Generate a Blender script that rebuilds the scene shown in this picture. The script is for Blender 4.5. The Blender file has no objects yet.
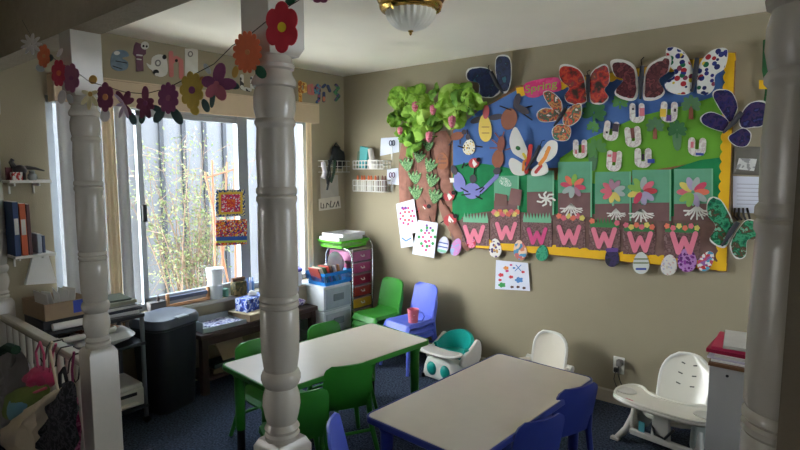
import bpy, bmesh, math, random
from mathutils import Vector, Matrix, noise as mnoise
random.seed(7)
C = bpy.context.scene.collection
sc = bpy.context.scene
# ------------------------------------------------------------------ camera and view geometry
F = 541.0; PITCH = math.radians(5.86); HEAD = math.radians(129.4); H = 1.578
CAM = Vector((3.68027, -3.65082, H))
FW = Vector((math.cos(HEAD)*math.cos(PITCH), math.sin(HEAD)*math.cos(PITCH), -math.sin(PITCH)))
RT = Vector((math.sin(HEAD), -math.cos(HEAD), 0)); UP = RT.cross(FW)
def ray(px, py): return FW + RT*((px-400)/F) + UP*((225-py)/F)
def onz(px, py, z): r = ray(px, py); return CAM + r*((z-CAM.z)/r.z)
def onx(px, py, x=0.0): r = ray(px, py); return CAM + r*((x-CAM.x)/r.x)
def ony(px, py, y=0.0): r = ray(px, py); return CAM + r*((y-CAM.y)/r.y)
YP = -2.761                                  # line of the turned posts
cd = bpy.data.cameras.new('camera'); co = bpy.data.objects.new('camera', cd); C.objects.link(co)
cd.sensor_width = 36; cd.lens = 36*F/800; cd.clip_start = .02
co.matrix_world = Matrix((( RT.x, UP.x, -FW.x, CAM.x), (RT.y, UP.y, -FW.y, CAM.y), (RT.z, UP.z, -FW.z, CAM.z), (0,0,0,1)))
sc.camera = co
# ------------------------------------------------------------------ materials
def lin(c):
    out = []
    for v in c[:3]:
        v = v/255.0; out.append(v/12.92 if v <= .04045 else ((v+.055)/1.055)**2.4)
    return (*out, 1.0)
MATS = {}
def mt(name, c, rough=.6, metal=0.0, var=.06, scale=12.0, bump=0.0, bscale=80.0, spec=.4, trans=0.0, sheen=0.0):
    if name in MATS: return MATS[name]
    m = bpy.data.materials.new(name); m.use_nodes = True; nt = m.node_tree; b = nt.nodes['Principled BSDF']
    base = lin(c)
    tc = nt.nodes.new('ShaderNodeTexCoord'); nz = nt.nodes.new('ShaderNodeTexNoise'); nz.inputs['Scale'].default_value = scale; nz.inputs['Detail'].default_value = 3
    nt.links.new(tc.outputs['Object'], nz.inputs['Vector'])
    cr = nt.nodes.new('ShaderNodeValToRGB'); cr.color_ramp.elements[0].position = .3; cr.color_ramp.elements[1].position = .7
    cr.color_ramp.elements[0].color = tuple(max(0, v*(1-var)) for v in base[:3]) + (1,)
    cr.color_ramp.elements[1].color = tuple(min(1, v*(1+var)) for v in base[:3]) + (1,)
    nt.links.new(nz.outputs['Fac'], cr.inputs['Fac']); nt.links.new(cr.outputs['Color'], b.inputs['Base Color'])
    b.inputs['Roughness'].default_value = rough; b.inputs['Metallic'].default_value = metal
    b.inputs['Specular IOR Level'].default_value = spec; b.inputs['Transmission Weight'].default_value = trans
    b.inputs['Sheen Weight'].default_value = sheen
    if bump:
        n2 = nt.nodes.new('ShaderNodeTexNoise'); n2.inputs['Scale'].default_value = bscale; n2.inputs['Detail'].default_value = 4
        nt.links.new(tc.outputs['Object'], n2.inputs['Vector'])
        bp = nt.nodes.new('ShaderNodeBump'); bp.inputs['Strength'].default_value = bump; bp.inputs['Distance'].default_value = .004
        nt.links.new(n2.outputs['Fac'], bp.inputs['Height']); nt.links.new(bp.outputs['Normal'], b.inputs['Normal'])
    MATS[name] = m; return m
def paint(name, cols, scale=20.0, rough=.7, detail=2.0, vor=False, seed=0.0):
    """several poster paints dabbed next to each other"""
    if name in MATS: return MATS[name]
    m = bpy.data.materials.new(name); m.use_nodes = True; nt = m.node_tree; b = nt.nodes['Principled BSDF']
    tc = nt.nodes.new('ShaderNodeTexCoord'); mp = nt.nodes.new('ShaderNodeMapping'); mp.inputs['Location'].default_value = (seed, seed*1.7, seed*.6)
    nt.links.new(tc.outputs['Object'], mp.inputs['Vector'])
    if vor:
        t = nt.nodes.new('ShaderNodeTexVoronoi'); t.inputs['Scale'].default_value = scale
        sp = nt.nodes.new('ShaderNodeSeparateColor'); nt.links.new(mp.outputs[0], t.inputs['Vector']); nt.links.new(t.outputs['Color'], sp.inputs[0]); out = sp.outputs[0]; lo, hi = 0.0, 1.0
    else:
        t = nt.nodes.new('ShaderNodeTexNoise'); t.inputs['Scale'].default_value = scale; t.inputs['Detail'].default_value = detail
        nt.links.new(mp.outputs[0], t.inputs['Vector']); out = t.outputs['Fac']; lo, hi = .3, .7
    cr = nt.nodes.new('ShaderNodeValToRGB'); cr.color_ramp.interpolation = 'CONSTANT' if vor else 'LINEAR'
    els = cr.color_ramp.elements; n = len(cols)
    while len(els) < (n if vor else 2*n-1 if n < 12 else n): els.new(.5)
    if vor or n >= 12:
        for i, c in enumerate(cols): els[i].position = lo+(hi-lo)*i/n; els[i].color = lin(c)
    else:
        w = (hi-lo)/n; k = 0
        for i, c in enumerate(cols):
            els[k].position = lo+w*(i+.15); els[k].color = lin(c); k += 1
            if i < n-1: els[k].position = lo+w*(i+.85); els[k].color = lin(c); k += 1
    nt.links.new(out, cr.inputs['Fac']); nt.links.new(cr.outputs['Color'], b.inputs['Base Color'])
    b.inputs['Roughness'].default_value = rough; b.inputs['Specular IOR Level'].default_value = .3
    MATS[name] = m; return m
def dabs(name, ground, cols, scale=40.0, size=.42, seed=0.0):
    """round paint dabs of several colours on a plain ground"""
    if name in MATS: return MATS[name]
    m = bpy.data.materials.new(name); m.use_nodes = True; nt = m.node_tree; b = nt.nodes['Principled BSDF']; L = nt.links.new
    tc = nt.nodes.new('ShaderNodeTexCoord'); mp = nt.nodes.new('ShaderNodeMapping'); mp.inputs['Location'].default_value = (seed, seed*1.7, seed*.6); mp.inputs['Scale'].default_value = (1,.25,1); L(tc.outputs['Object'], mp.inputs['Vector'])
    t = nt.nodes.new('ShaderNodeTexVoronoi'); t.inputs['Scale'].default_value = scale; L(mp.outputs[0], t.inputs['Vector'])
    sp = nt.nodes.new('ShaderNodeSeparateColor'); L(t.outputs['Color'], sp.inputs[0]); cr = nt.nodes.new('ShaderNodeValToRGB'); cr.color_ramp.interpolation = 'CONSTANT'; els = cr.color_ramp.elements
    while len(els) < len(cols): els.new(.5)
    for i, c in enumerate(cols): els[i].position = i/len(cols); els[i].color = lin(c)
    L(sp.outputs[0], cr.inputs['Fac']); lt = nt.nodes.new('ShaderNodeMath'); lt.operation = 'LESS_THAN'; lt.inputs[1].default_value = size; L(t.outputs['Distance'], lt.inputs[0])
    mx = nt.nodes.new('ShaderNodeMix'); mx.data_type = 'RGBA'; mx.inputs['A'].default_value = lin(ground); L(lt.outputs[0], mx.inputs['Factor']); L(cr.outputs['Color'], mx.inputs['B']); L(mx.outputs['Result'], b.inputs['Base Color'])
    b.inputs['Roughness'].default_value = .65; b.inputs['Specular IOR Level'].default_value = .3; MATS[name] = m; return m
# ------------------------------------------------------------------ mesh building
class MB:
    def __init__(s): s.v = []; s.f = []
    def add(s, vs, fs):
        o = len(s.v); s.v += [Vector(p) for p in vs]; s.f += [[i+o for i in f] for f in fs]; return s
    def box(s, c, d, rz=0, rx=0, ry=0, top=1.0):
        R = Matrix.Rotation(rz,3,'Z') @ Matrix.Rotation(ry,3,'Y') @ Matrix.Rotation(rx,3,'X'); c = Vector(c); vs = []
        for z in (-1,1):
            k = top if z > 0 else 1
            for x, y in ((-1,-1),(1,-1),(1,1),(-1,1)): vs.append(c + R @ Vector((x*d[0]/2*k, y*d[1]/2*k, z*d[2]/2)))
        return s.add(vs, [(3,2,1,0),(4,5,6,7),(0,1,5,4),(1,2,6,5),(2,3,7,6),(3,0,4,7)])
    def box2(s, a, b):
        return s.box([(a[i]+b[i])/2 for i in range(3)], [abs(b[i]-a[i]) for i in range(3)])
    def cyl(s, p0, p1, r0, r1=None, n=14):
        return s.tube([p0, p1], [r0, r0 if r1 is None else r1], n)
    def tube(s, pts, r, n=8, closed=False):
        pts = [Vector(p) for p in pts]; m = len(pts); vs = []; fs = []
        rs = r if isinstance(r, (list, tuple)) else [r]*m; prev = None
        for i, p in enumerate(pts):
            a = pts[i-1] if (i > 0 or closed) else p; b = pts[(i+1) % m] if (i < m-1 or closed) else p
            t = (b-a).normalized()
            if prev is None:
                u = t.cross(Vector((0,0,1)))
                if u.length < 1e-3: u = t.cross(Vector((1,0,0)))
            else: u = prev - t*prev.dot(t)
            u.normalize(); prev = u; w = t.cross(u)
            for k in range(n):
                g = 2*math.pi*k/n; vs.append(p + (u*math.cos(g)+w*math.sin(g))*rs[i])
        for i in range(m if closed else m-1):
            j = (i+1) % m
            for k in range(n): l = (k+1) % n; fs.append((i*n+k, i*n+l, j*n+l, j*n+k))
        if not closed: fs.append(tuple(range(n))[::-1]); fs.append(tuple((m-1)*n+k for k in range(n)))
        return s.add(vs, fs)
    def lathe(s, prof, n=28, c=(0,0,0), sx=1, sy=1, a0=0.0, a1=2*math.pi):
        c = Vector(c); vs = []; fs = []; full = abs(a1-a0-2*math.pi) < 1e-6; m = n if full else n+1
        for r, z in prof:
            for k in range(m):
                g = a0+(a1-a0)*k/n; vs.append(c+Vector((r*math.cos(g)*sx, r*math.sin(g)*sy, z)))
        for i in range(len(prof)-1):
            for k in range(n):
                l = (k+1) % m; fs.append((i*m+k, i*m+l, (i+1)*m+l, (i+1)*m+k))
        if full:
            if prof[0][0] > 1e-5: fs.append(tuple(range(m))[::-1])
            if prof[-1][0] > 1e-5: fs.append(tuple((len(prof)-1)*m+k for k in range(m)))
        return s.add(vs, fs)
    def ell(s, c, r, n=14, R=None):
        c = Vector(c); vs = []; fs = []; m = n//2; R = R or Matrix.Identity(3)
        for i in range(m+1):
            t = math.pi*i/m
            for k in range(n):
                g = 2*math.pi*k/n; vs.append(c + R @ Vector((r[0]*math.sin(t)*math.cos(g), r[1]*math.sin(t)*math.sin(g), r[2]*math.cos(t))))
        for i in range(m):
            for k in range(n): l = (k+1) % n; fs.append((i*n+k, (i+1)*n+k, (i+1)*n+l, i*n+l))
        return s.add(vs, fs)
    def slab(s, front, back):
        n = len(front); vs = list(front)+list(back)
        return s.add(vs, [tuple(range(n)), tuple(range(2*n-1, n-1, -1))] + [(i, i+n, (i+1) % n + n, (i+1) % n) for i in range(n)])
    def prism(s, pts, z0, z1):               # horizontal outline pulled up
        return s.slab([(x,y,z1) for x,y in pts], [(x,y,z0) for x,y in pts])
    def sheet(s, fn, nu, nv, th):            # closed shell over a parametric surface
        P = [[Vector(fn(i/nu, j/nv)) for i in range(nu+1)] for j in range(nv+1)]; A = []; B = []
        for j in range(nv+1):
            for i in range(nu+1):
                du = P[j][min(i+1,nu)]-P[j][max(i-1,0)]; dv = P[min(j+1,nv)][i]-P[max(j-1,0)][i]
                nn = du.cross(dv); nn = nn.normalized() if nn.length > 1e-9 else Vector((0,0,1))
                A.append(P[j][i]+nn*th/2); B.append(P[j][i]-nn*th/2)
        w = nu+1; N = len(A); fs = []
        for j in range(nv):
            for i in range(nu):
                a = j*w+i; fs.append((a,a+1,a+w+1,a+w)); fs.append((a+N,a+w+N,a+w+1+N,a+1+N))
        e = [j*w for j in range(nv+1)]
        rim = list(range(nu)) + [j*w+nu for j in range(nv)] + [nv*w+i for i in range(nu,0,-1)] + [j*w for j in range(nv,0,-1)]
        for k in range(len(rim)):
            a = rim[k]; b = rim[(k+1) % len(rim)]; fs.append((a, a+N, b+N, b))
        return s.add(A+B, fs)
    def puff(s, outline, nrm, d0, d1, rings=4, amp=.0, seed=0):   # soft filled shape with the given outline
        o = [Vector(p) for p in outline]; n = len(o); c = sum(o, Vector())/n; nrm = Vector(nrm).normalized(); vs = []; fs = []
        def lay(sign, d):
            rows = []
            for k in range(rings):
                t = k/rings; h = d*math.sqrt(max(0, 1-(1-t)**2)); row = []
                for p in o:
                    q = c+(p-c)*(1-t); q = q + nrm*sign*h + nrm*amp*mnoise.noise(q*14+Vector((seed,0,0)))*(t > 0)
                    row.append(len(vs)); vs.append(q)
                rows.append(row)
            vs.append(c+nrm*sign*d); top = len(vs)-1
            for a, b in zip(rows, rows[1:]):
                for i in range(n):
                    j = (i+1) % n; f = (a[i], a[j], b[j], b[i]); fs.append(f if sign > 0 else f[::-1])
            for i in range(n):
                j = (i+1) % n; f = (rows[-1][i], rows[-1][j], top); fs.append(f if sign > 0 else f[::-1])
            return rows[0]
        a = lay(1, d1); b = lay(-1, d0)
        for i in range(n): j = (i+1) % n; fs.append((a[i], b[i], b[j], a[j]))
        return s.add(vs, fs)
    def build(s, name, mat, parent=None, bevel=0.0, seg=2, world=False, flat=False, sub=0):
        me = bpy.data.meshes.new(name); vs = s.v
        if world and parent is not None:
            ref = parent if world is True else world
            M = Matrix.Translation(ref.location) @ ref.rotation_euler.to_matrix().to_4x4(); Mi = M.inverted(); vs = [Mi @ p for p in vs]
        me.from_pydata([tuple(p) for p in vs], [], s.f); me.validate(); me.materials.append(mat)
        bm = bmesh.new(); bm.from_mesh(me); bmesh.ops.recalc_face_normals(bm, faces=bm.faces); bm.to_mesh(me); bm.free()
        if not flat:
            me.polygons.foreach_set('use_smooth', [True]*len(me.polygons)); me.set_sharp_from_angle(angle=math.radians(38))
        o = bpy.data.objects.new(name, me); C.objects.link(o)
        if parent is not None: o.parent = parent
        if bevel:
            b = o.modifiers.new('bevel', 'BEVEL'); b.width = bevel; b.segments = seg; b.limit_method = 'ANGLE'; b.angle_limit = math.radians(40)
        if sub: m = o.modifiers.new('sub', 'SUBSURF'); m.levels = sub; m.render_levels = sub
        return o
def tag(o, label, cat, group=None):
    o['label'] = label; o['category'] = cat
    if group: o['group'] = group
    return o
def thing(name, label, cat, loc=(0,0,0), rz=0.0, group=None):
    o = bpy.data.objects.new(name, None); C.objects.link(o); o.empty_display_size = .05
    o.location = loc; o.rotation_euler = (0,0,rz); return tag(o, label, cat, group)
def single(mb, name, mat, label, cat, group=None, loc=None, **kw):   # a thing that is one mesh, origin at its own place
    c = Vector(loc) if loc is not None else sum(mb.v, Vector())/len(mb.v)
    mb.v = [p-c for p in mb.v]; o = mb.build(name, mat, **kw); o.location = c; return tag(o, label, cat, group)
def struct(mb, name, mat, **kw):
    o = mb.build(name, mat, **kw); o['kind'] = 'structure'; return o
def dup(root, loc, rz, label, group=None):
    r = root.copy(); C.objects.link(r); r.location = loc; r.rotation_euler = (0,0,rz); r['label'] = label
    if group: r['group'] = group
    for ch in list(root.children):
        c = ch.copy(); C.objects.link(c); c.parent = r
        for g in list(ch.children): d = g.copy(); C.objects.link(d); d.parent = c
    return r
def plab(o, l): o['label'] = l; return o
# 2-D outlines (photo frame, x right, y down)
def el(cx, cy, rx, ry, rot=0, n=22):
    c, s = math.cos(math.radians(rot)), math.sin(math.radians(rot))
    return [(cx+rx*math.cos(t)*c-ry*math.sin(t)*s, cy+rx*math.cos(t)*s+ry*math.sin(t)*c) for t in (2*math.pi*k/n for k in range(n))]
def egg(cx, cy, rx, ry, rot=0, n=24):
    c, s = math.cos(math.radians(rot)), math.sin(math.radians(rot)); out = []
    for k in range(n):
        t = 2*math.pi*k/n; x = rx*math.cos(t)*(1+.16*math.sin(t)); y = ry*math.sin(t); out.append((cx+x*c-y*s, cy+x*s+y*c))
    return out
def rc(x0, y0, x1, y1): return [(x0,y0),(x1,y0),(x1,y1),(x0,y1)]
def smooth(pts, it=2):
    for _ in range(it):
        q = []
        for i in range(len(pts)):
            a, b = pts[i], pts[(i+1) % len(pts)]
            q += [(.75*a[0]+.25*b[0], .75*a[1]+.25*b[1]), (.25*a[0]+.75*b[0], .25*a[1]+.75*b[1])]
        pts = q
    return pts
def cat(pts, n=5):                            # smooth closed curve through the points
    out = []; N = len(pts)
    for i in range(N):
        p0, p1, p2, p3 = pts[i-1], pts[i], pts[(i+1)%N], pts[(i+2)%N]
        for k in range(n):
            t = k/n; out.append(tuple(.5*((2*p1[j])+(-p0[j]+p2[j])*t+(2*p0[j]-5*p1[j]+4*p2[j]-p3[j])*t*t+(-p0[j]+3*p1[j]-3*p2[j]+p3[j])*t**3) for j in (0,1)))
    return out
def rose(cx, cy, rx, ry, n, depth=.35, rot=0, steps=6):   # scalloped flower outline
    out = []
    for k in range(n*steps):
        t = 2*math.pi*k/(n*steps); q = 1-depth*(1-abs(math.sin(n*t/2+math.radians(rot)))**.7)
        out.append((cx+rx*q*math.cos(t), cy+ry*q*math.sin(t)))
    return out
def petal(cx, cy, ang, l0, l1, w, sy=1.0):   # one petal pointing along ang (degrees) from the centre
    c, s = math.cos(math.radians(ang)), math.sin(math.radians(ang)); out = []
    for k in range(14):
        t = 2*math.pi*k/14; x = (l0+l1)/2+(l1-l0)/2*math.cos(t); y = w*math.sin(t); out.append((cx+x*c-y*s, cy+(x*s+y*c)*sy))
    return out
def W_(off, t=.0015):                        # maps an outline onto the board wall, off metres in front of it
    def f(mb, pts, o=0.0):
        q = [ony(x,y,-(off+o)) for x,y in pts]; return mb.slab(q, [p+Vector((0,t,0)) for p in q])
    return f
def X_(off, t=.0015):                        # the same on the window wall
    def f(mb, pts, o=0.0):
        q = [onx(x,y,off+o) for x,y in pts]; return mb.slab(q, [p-Vector((t,0,0)) for p in q])
    return f
def stroke(f, mb, pts, w, o=0.0):
    for a, b in zip(pts, pts[1:]):
        dx, dy = b[0]-a[0], b[1]-a[1]; L = math.hypot(dx, dy) or 1; g = math.atan2(dy, dx)
        out = [(b[0]+w/2*math.cos(g-math.pi/2+math.pi*k/6), b[1]+w/2*math.sin(g-math.pi/2+math.pi*k/6)) for k in range(7)]
        out += [(a[0]+w/2*math.cos(g+math.pi/2+math.pi*k/6), a[1]+w/2*math.sin(g+math.pi/2+math.pi*k/6)) for k in range(7)]
        f(mb, out, o); o += .00012
    return mb
def text_mesh(txt, size, ext=.001):
    cu = bpy.data.curves.new('t', 'FONT'); cu.body = txt; cu.size = size; cu.extrude = ext; cu.align_x = 'CENTER'; cu.align_y = 'CENTER'
    o = bpy.data.objects.new('t', cu); C.objects.link(o); bpy.context.view_layer.update()
    me = bpy.data.meshes.new_from_object(o.evaluated_get(bpy.context.evaluated_depsgraph_get()))
    vs = [v.co.copy() for v in me.vertices]; fs = [list(p.vertices) for p in me.polygons]
    bpy.data.objects.remove(o); bpy.data.curves.remove(cu); bpy.data.meshes.remove(me); return vs, fs
# ================================================================== setting
M_wall = mt('beige wall paint', (156,146,122), .85, var=.03, scale=3, bump=.25, bscale=160)
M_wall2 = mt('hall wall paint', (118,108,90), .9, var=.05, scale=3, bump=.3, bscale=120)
M_beam = mt('beam textured paint', (150,138,116), .9, var=.06, scale=20, bump=.9, bscale=90)
M_ceil = mt('white ceiling', (246,238,220), .9, var=.02, scale=4, bump=.2, bscale=150)
M_base = mt('painted baseboard', (186,176,156), .6, var=.03)
M_white = mt('white gloss paint', (184,178,164), .27, var=.05, scale=9, spec=.5)
M_frame = mt('grey aluminium window frame', (146,152,158), .4, .3, var=.05)
def glassmat():
    m = bpy.data.materials.new('window glass'); m.use_nodes = True; nt = m.node_tree; nt.nodes.clear()
    o = nt.nodes.new('ShaderNodeOutputMaterial'); mx = nt.nodes.new('ShaderNodeMixShader'); t = nt.nodes.new('ShaderNodeBsdfTransparent'); g = nt.nodes.new('ShaderNodeBsdfGlossy')
    g.inputs['Roughness'].default_value = .02; t.inputs['Color'].default_value = (.96,.98,.98,1)
    fr = nt.nodes.new('ShaderNodeFresnel'); fr.inputs['IOR'].default_value = 1.45
    ge = nt.nodes.new('ShaderNodeNewGeometry'); sb = nt.nodes.new('ShaderNodeMath'); sb.operation = 'SUBTRACT'; sb.use_clamp = True; nt.links.new(fr.outputs[0], sb.inputs[0]); nt.links.new(ge.outputs['Backfacing'], sb.inputs[1]); nt.links.new(sb.outputs[0], mx.inputs[0]); nt.links.new(t.outputs[0], mx.inputs[1]); nt.links.new(g.outputs[0], mx.inputs[2]); nt.links.new(mx.outputs[0], o.inputs[0]); return m
M_glass = glassmat()
def carpet():
    m = bpy.data.materials.new('dark blue carpet'); m.use_nodes = True; nt = m.node_tree; b = nt.nodes['Principled BSDF']
    tc = nt.nodes.new('ShaderNodeTexCoord'); nz = nt.nodes.new('ShaderNodeTexNoise'); nz.inputs['Scale'].default_value = 85; nz.inputs['Detail'].default_value = 6
    nt.links.new(tc.outputs['Object'], nz.inputs['Vector']); cr = nt.nodes.new('ShaderNodeValToRGB')
    cr.color_ramp.elements[0].position = .35; cr.color_ramp.elements[0].color = lin((18,23,33)); cr.color_ramp.elements[1].position = .68; cr.color_ramp.elements[1].color = lin((78,88,106))
    nt.links.new(nz.outputs['Fac'], cr.inputs['Fac']); nt.links.new(cr.outputs['Color'], b.inputs['Base Color'])
    b.inputs['Roughness'].default_value = 1; b.inputs['Specular IOR Level'].default_value = .1
    bp = nt.nodes.new('ShaderNodeBump'); bp.inputs['Strength'].default_value = .8; bp.inputs['Distance'].default_value = .006
    nt.links.new(nz.outputs['Fac'], bp.inputs['Height']); nt.links.new(bp.outputs['Normal'], b.inputs['Normal']); return m
M_carpet = carpet()
XR, YB = 5.2, -6.6                            # far ends of the two rooms (out of view)
struct(MB().box2((-.12,YB-.1,-.1),(XR+.1,.12,0)), 'floor', M_carpet)
struct(MB().box2((-.12,YB-.1,2.44),(XR+.1,.12,2.54)), 'ceiling', M_ceil)
struct(MB().box2((-.12,0,0),(XR+.1,.12,2.44)), 'wall_right', M_wall)
WY0, WY1, WZ0, WZ1 = -2.47, -.43, .60, 2.02   # window opening
m = MB(); m.box2((-.12,WY1,0),(0,0,2.44)); m.box2((-.12,-5.36,0),(0,WY0,2.44)); m.box2((-.12,YB-.1,0),(0,-5.8,2.44)); m.box2((-.12,-5.8,1.75),(0,-5.36,2.44)); m.box2((-.12,-5.8,0),(0,-5.36,.6)); m.box2((-.12,WY0,0),(0,WY1,WZ0)); m.box2((-.12,WY0,WZ1),(0,WY1,2.44));  # hall gap in this wall is an added, unseen opening for fill light
struct(m, 'wall_left', M_wall)
m = MB(); m.box2((XR,-4.9,0),(XR+.1,-1.85,2.44)); m.box2((XR,YB,0),(XR+.1,-5.3,2.44)); m.box2((XR,-5.3,2.0),(XR+.1,-4.9,2.44)); m.box2((XR,-5.3,0),(XR+.1,-4.9,1.0)); m.box2((XR,-1.85,0),(XR+.1,-.6,1.0)); m.box2((XR,-1.85,1.9),(XR+.1,-.6,2.44)); m.box2((XR,-.6,0),(XR+.1,0,2.44)); struct(m, 'wall_far_right', M_wall2)  # both gaps are added out of view to let in fill light
struct(MB().box2((XR+.04,-1.85,1.0),(XR+.046,-.6,1.9)), 'added_fill_window', M_glass)  # pane of the added, unseen window that brightens the room
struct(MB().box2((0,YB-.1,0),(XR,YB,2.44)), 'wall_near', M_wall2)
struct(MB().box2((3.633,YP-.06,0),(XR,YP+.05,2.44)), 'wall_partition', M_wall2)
struct(MB().box2((.0,YP-.055,2.105),(3.70,YP+.055,2.44)), 'trim_1', M_beam)
struct(MB().box2((0,-.014,0),(XR,0,.085)).box2((0,-.009,.085),(XR,0,.092)), 'baseboard_right', M_base, bevel=.003)
struct(MB().box2((0,-2.6,0),(.014,-.014,.085)), 'baseboard_left', M_base, bevel=.003)
# ---- window: frame, sash, sill, two panes
wr = thing('window_1', 'wide aluminium sliding window behind the desks', 'window', (0,(WY0+WY1)/2,WZ0)); wr['kind'] = 'structure'
m = MB(); fx = -.06
m.box2((fx-.03,WY0,WZ0),(fx+.03,WY0+.05,WZ1)); m.box2((fx-.03,WY1-.05,WZ0),(fx+.03,WY1,WZ1)); m.box2((fx-.03,WY0,WZ0),(fx+.03,WY1,WZ0+.045)); m.box2((fx-.03,WY0,WZ1-.045),(fx+.03,WY1,WZ1))
m.build('window_frame', M_frame, wr, bevel=.004, world=True)
m = MB(); y1 = -1.10
m.box2((fx-.025,y1-.045,WZ0),(fx+.035,y1+.045,WZ1)); m.box2((fx-.01,-1.93,WZ0+.04),(fx+.028,-1.892,WZ1-.04)); m.box2((fx-.01,-1.93,WZ0+.04),(fx+.028,y1,WZ0+.085)); m.box2((fx-.01,-1.93,WZ1-.085),(fx+.028,y1,WZ1-.045))
m.build('window_sash', M_frame, wr, bevel=.004, world=True)
m = MB(); m.box((fx+.04,-1.905,1.28),(.02,.03,.12)); plab(m.build('window_latch', mt('black plastic',(22,22,24),.45), wr, bevel=.004, world=True), 'black latch')
MB().box2((fx-.003,-1.92,WZ0+.05),(fx+.003,y1,WZ1-.05)).build('window_pane', M_glass, wr, world=True)
MB().box2((fx-.018,y1,WZ0+.04),(fx-.012,WY1-.04,WZ1-.04)).build('window_pane', M_glass, wr, world=True)
MB().box2((fx-.018,WY0+.04,WZ0+.04),(fx-.012,-1.90,WZ1-.04)).build('window_pane', M_glass, wr, world=True)
struct(MB().box2((-.035,WY0-.03,WZ0-.03),(.06,WY1+.03,WZ0)), 'window_1_sill', M_white, bevel=.006)
# ---- curtain valance box and curtains
M_val = mt('cream valance', (200,178,150), .8, var=.03)
v = thing('window_valance', 'cream fabric covered valance box across the top of the window', 'valance', (.06,(WY0+WY1)/2,1.96))
m = MB(); m.box2((.09,-2.455,1.975),(.105,-.40,2.13)); m.box2((.0,-2.455,1.975),(.09,-2.44,2.13)); m.box2((.0,-.415,1.975),(.09,-.40,2.13)); m.build('valance_board', M_val, v, bevel=.006, world=True)
MB().box2((.0,-2.455,2.13),(.105,-.40,2.142)).build('valance_top', M_val, v, bevel=.003, world=True)
M_cur = mt('cream curtain cloth', (232,212,178), .9, var=.05, scale=5); M_cur2 = mt('pale grey curtain lining', (206,206,206), .9, var=.04)
def curtain(y0, y1, folds, mat, name, label, amp=.028, x=.05, th=.004):
    def fn(u, w): y = y0+(y1-y0)*u; return (x+amp*math.sin(u*folds*2*math.pi)*(1-.25*w), y, .44+w*1.56)
    single(MB().sheet(fn, folds*10, 8, th), name, mat, label, 'curtain')
curtain(-2.43, -2.185, 4, M_cur2, 'curtain', 'pale grey gathered curtain hanging at the left end of the window behind the left post', .007)
curtain(-2.18, -2.105, 2, M_cur, 'curtain', 'cream curtain strip right of the left post beside the window glass', .009)
curtain(-2.10, -2.03, 1, M_cur2, 'curtain', 'narrow pale grey curtain edge nearest the window glass', .008)
curtain(-.50, -.435, 1, M_cur, 'curtain', 'narrow cream curtain at the corner end of the window', .01, .035)
# ---- turned posts
PROF = [(.030,.800),(.046,.815),(.046,.853),(.0475,.862),(.043,.870),(.0475,.880),(.043,.888),(.040,.895),(.0455,.915),(.051,.945),(.049,.97),(.0435,.988),(.042,.995),(.0485,1.003),(.053,1.016),(.053,1.026),(.0485,1.038),(.044,1.042),(.046,1.055),(.0505,1.09),(.0515,1.14),(.0515,1.204),(.0485,1.211),(.0525,1.216),(.0525,1.224),(.0485,1.229),(.0525,1.234),(.0525,1.242),(.0485,1.248),(.0515,1.256),
 (.052,1.35),(.0505,1.47),(.049,1.49),(.053,1.497),(.053,1.507),(.049,1.512),(.053,1.517),(.053,1.528),(.0485,1.534),(.0495,1.545),(.051,1.62),(.0475,1.680),(.0475,1.686),(.052,1.692),(.0525,1.700),(.048,1.708),(.049,1.712),(.0535,1.735),(.053,1.765),(.048,1.785),(.0545,1.789),(.0565,1.799),(.053,1.808),(.047,1.817),(.045,1.828),(.0515,1.833),(.053,1.842),(.048,1.85),(.046,1.862),(.046,1.89),(.03,1.90)]
PS = .056
def post(x, label, a0=0, a1=2*math.pi, half=0):
    p = thing('turned_post', label, 'post', (x,YP,0), 0, 'turned posts along the divider')
    def blk(z0, z1, cz0, cz1):                # square block with tapered shoulders
        m = MB(); L = [(z0,PS*cz0),(z0+(.022 if cz0 < 1 else 0),PS),(z1-(.022 if cz1 < 1 else 0),PS),(z1,PS*cz1)]; vs = []
        for z, h in L:
            xs = (-h,h) if not half else ((0,h) if half > 0 else (-h,-.0))
            vs += [(xs[0],-h,z),(xs[1],-h,z),(xs[1],h,z),(xs[0],h,z)]
        fs = [(3,2,1,0),(12,13,14,15)]
        for i in range(3):
            for k in range(4): l = (k+1) % 4; fs.append((i*4+k,i*4+l,i*4+4+l,i*4+4+k))
        return m.add(vs, fs)
    blk(0,.850,1,.80).build('base_block', M_white, p, bevel=.002)
    m = MB().lathe(PROF, 32, a0=a0, a1=a1); m.build('turned_shaft', M_white, p)
    blk(1.862,2.105,.8,1).build('top_block', M_white, p, bevel=.002)
post(2.532, 'white turned post standing nearest the middle, at the end of the green table')
post(1.330, 'white turned post at the right end of the railing with coats')
post(0.0, 'white half post against the window wall at the left end of the railing', -math.pi/2, math.pi/2, 1)
post(3.638, 'white turned half post fixed to the dark partition wall on the right', math.pi/2, 3*math.pi/2, -1)
# ---- railing
r = thing('railing', 'white spindle railing between the wall and the left post, hung with coats and bags', 'railing', (.64,YP,0))
m = MB(); m.box((.663,YP,.752),(1.222,.058,.03)); m.box((.663,YP,.735),(1.222,.04,.02)); m.build('handrail', M_white, r, bevel=.01, world=True)
MB().box((.663,YP,.09),(1.222,.05,.045)).build('bottom_rail', M_white, r, bevel=.006, world=True)
for k in range(11):
    x = .13+k*.108; m = MB(); m.lathe([(.014,0),(.014,.1),(.018,.11),(.012,.13),(.018,.22),(.02,.3),(.012,.42),(.017,.44),(.012,.46),(.014,.5),(.014,.63)], 10, (x,YP,.105)); m.build('baluster', M_white, r, world=True)
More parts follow.
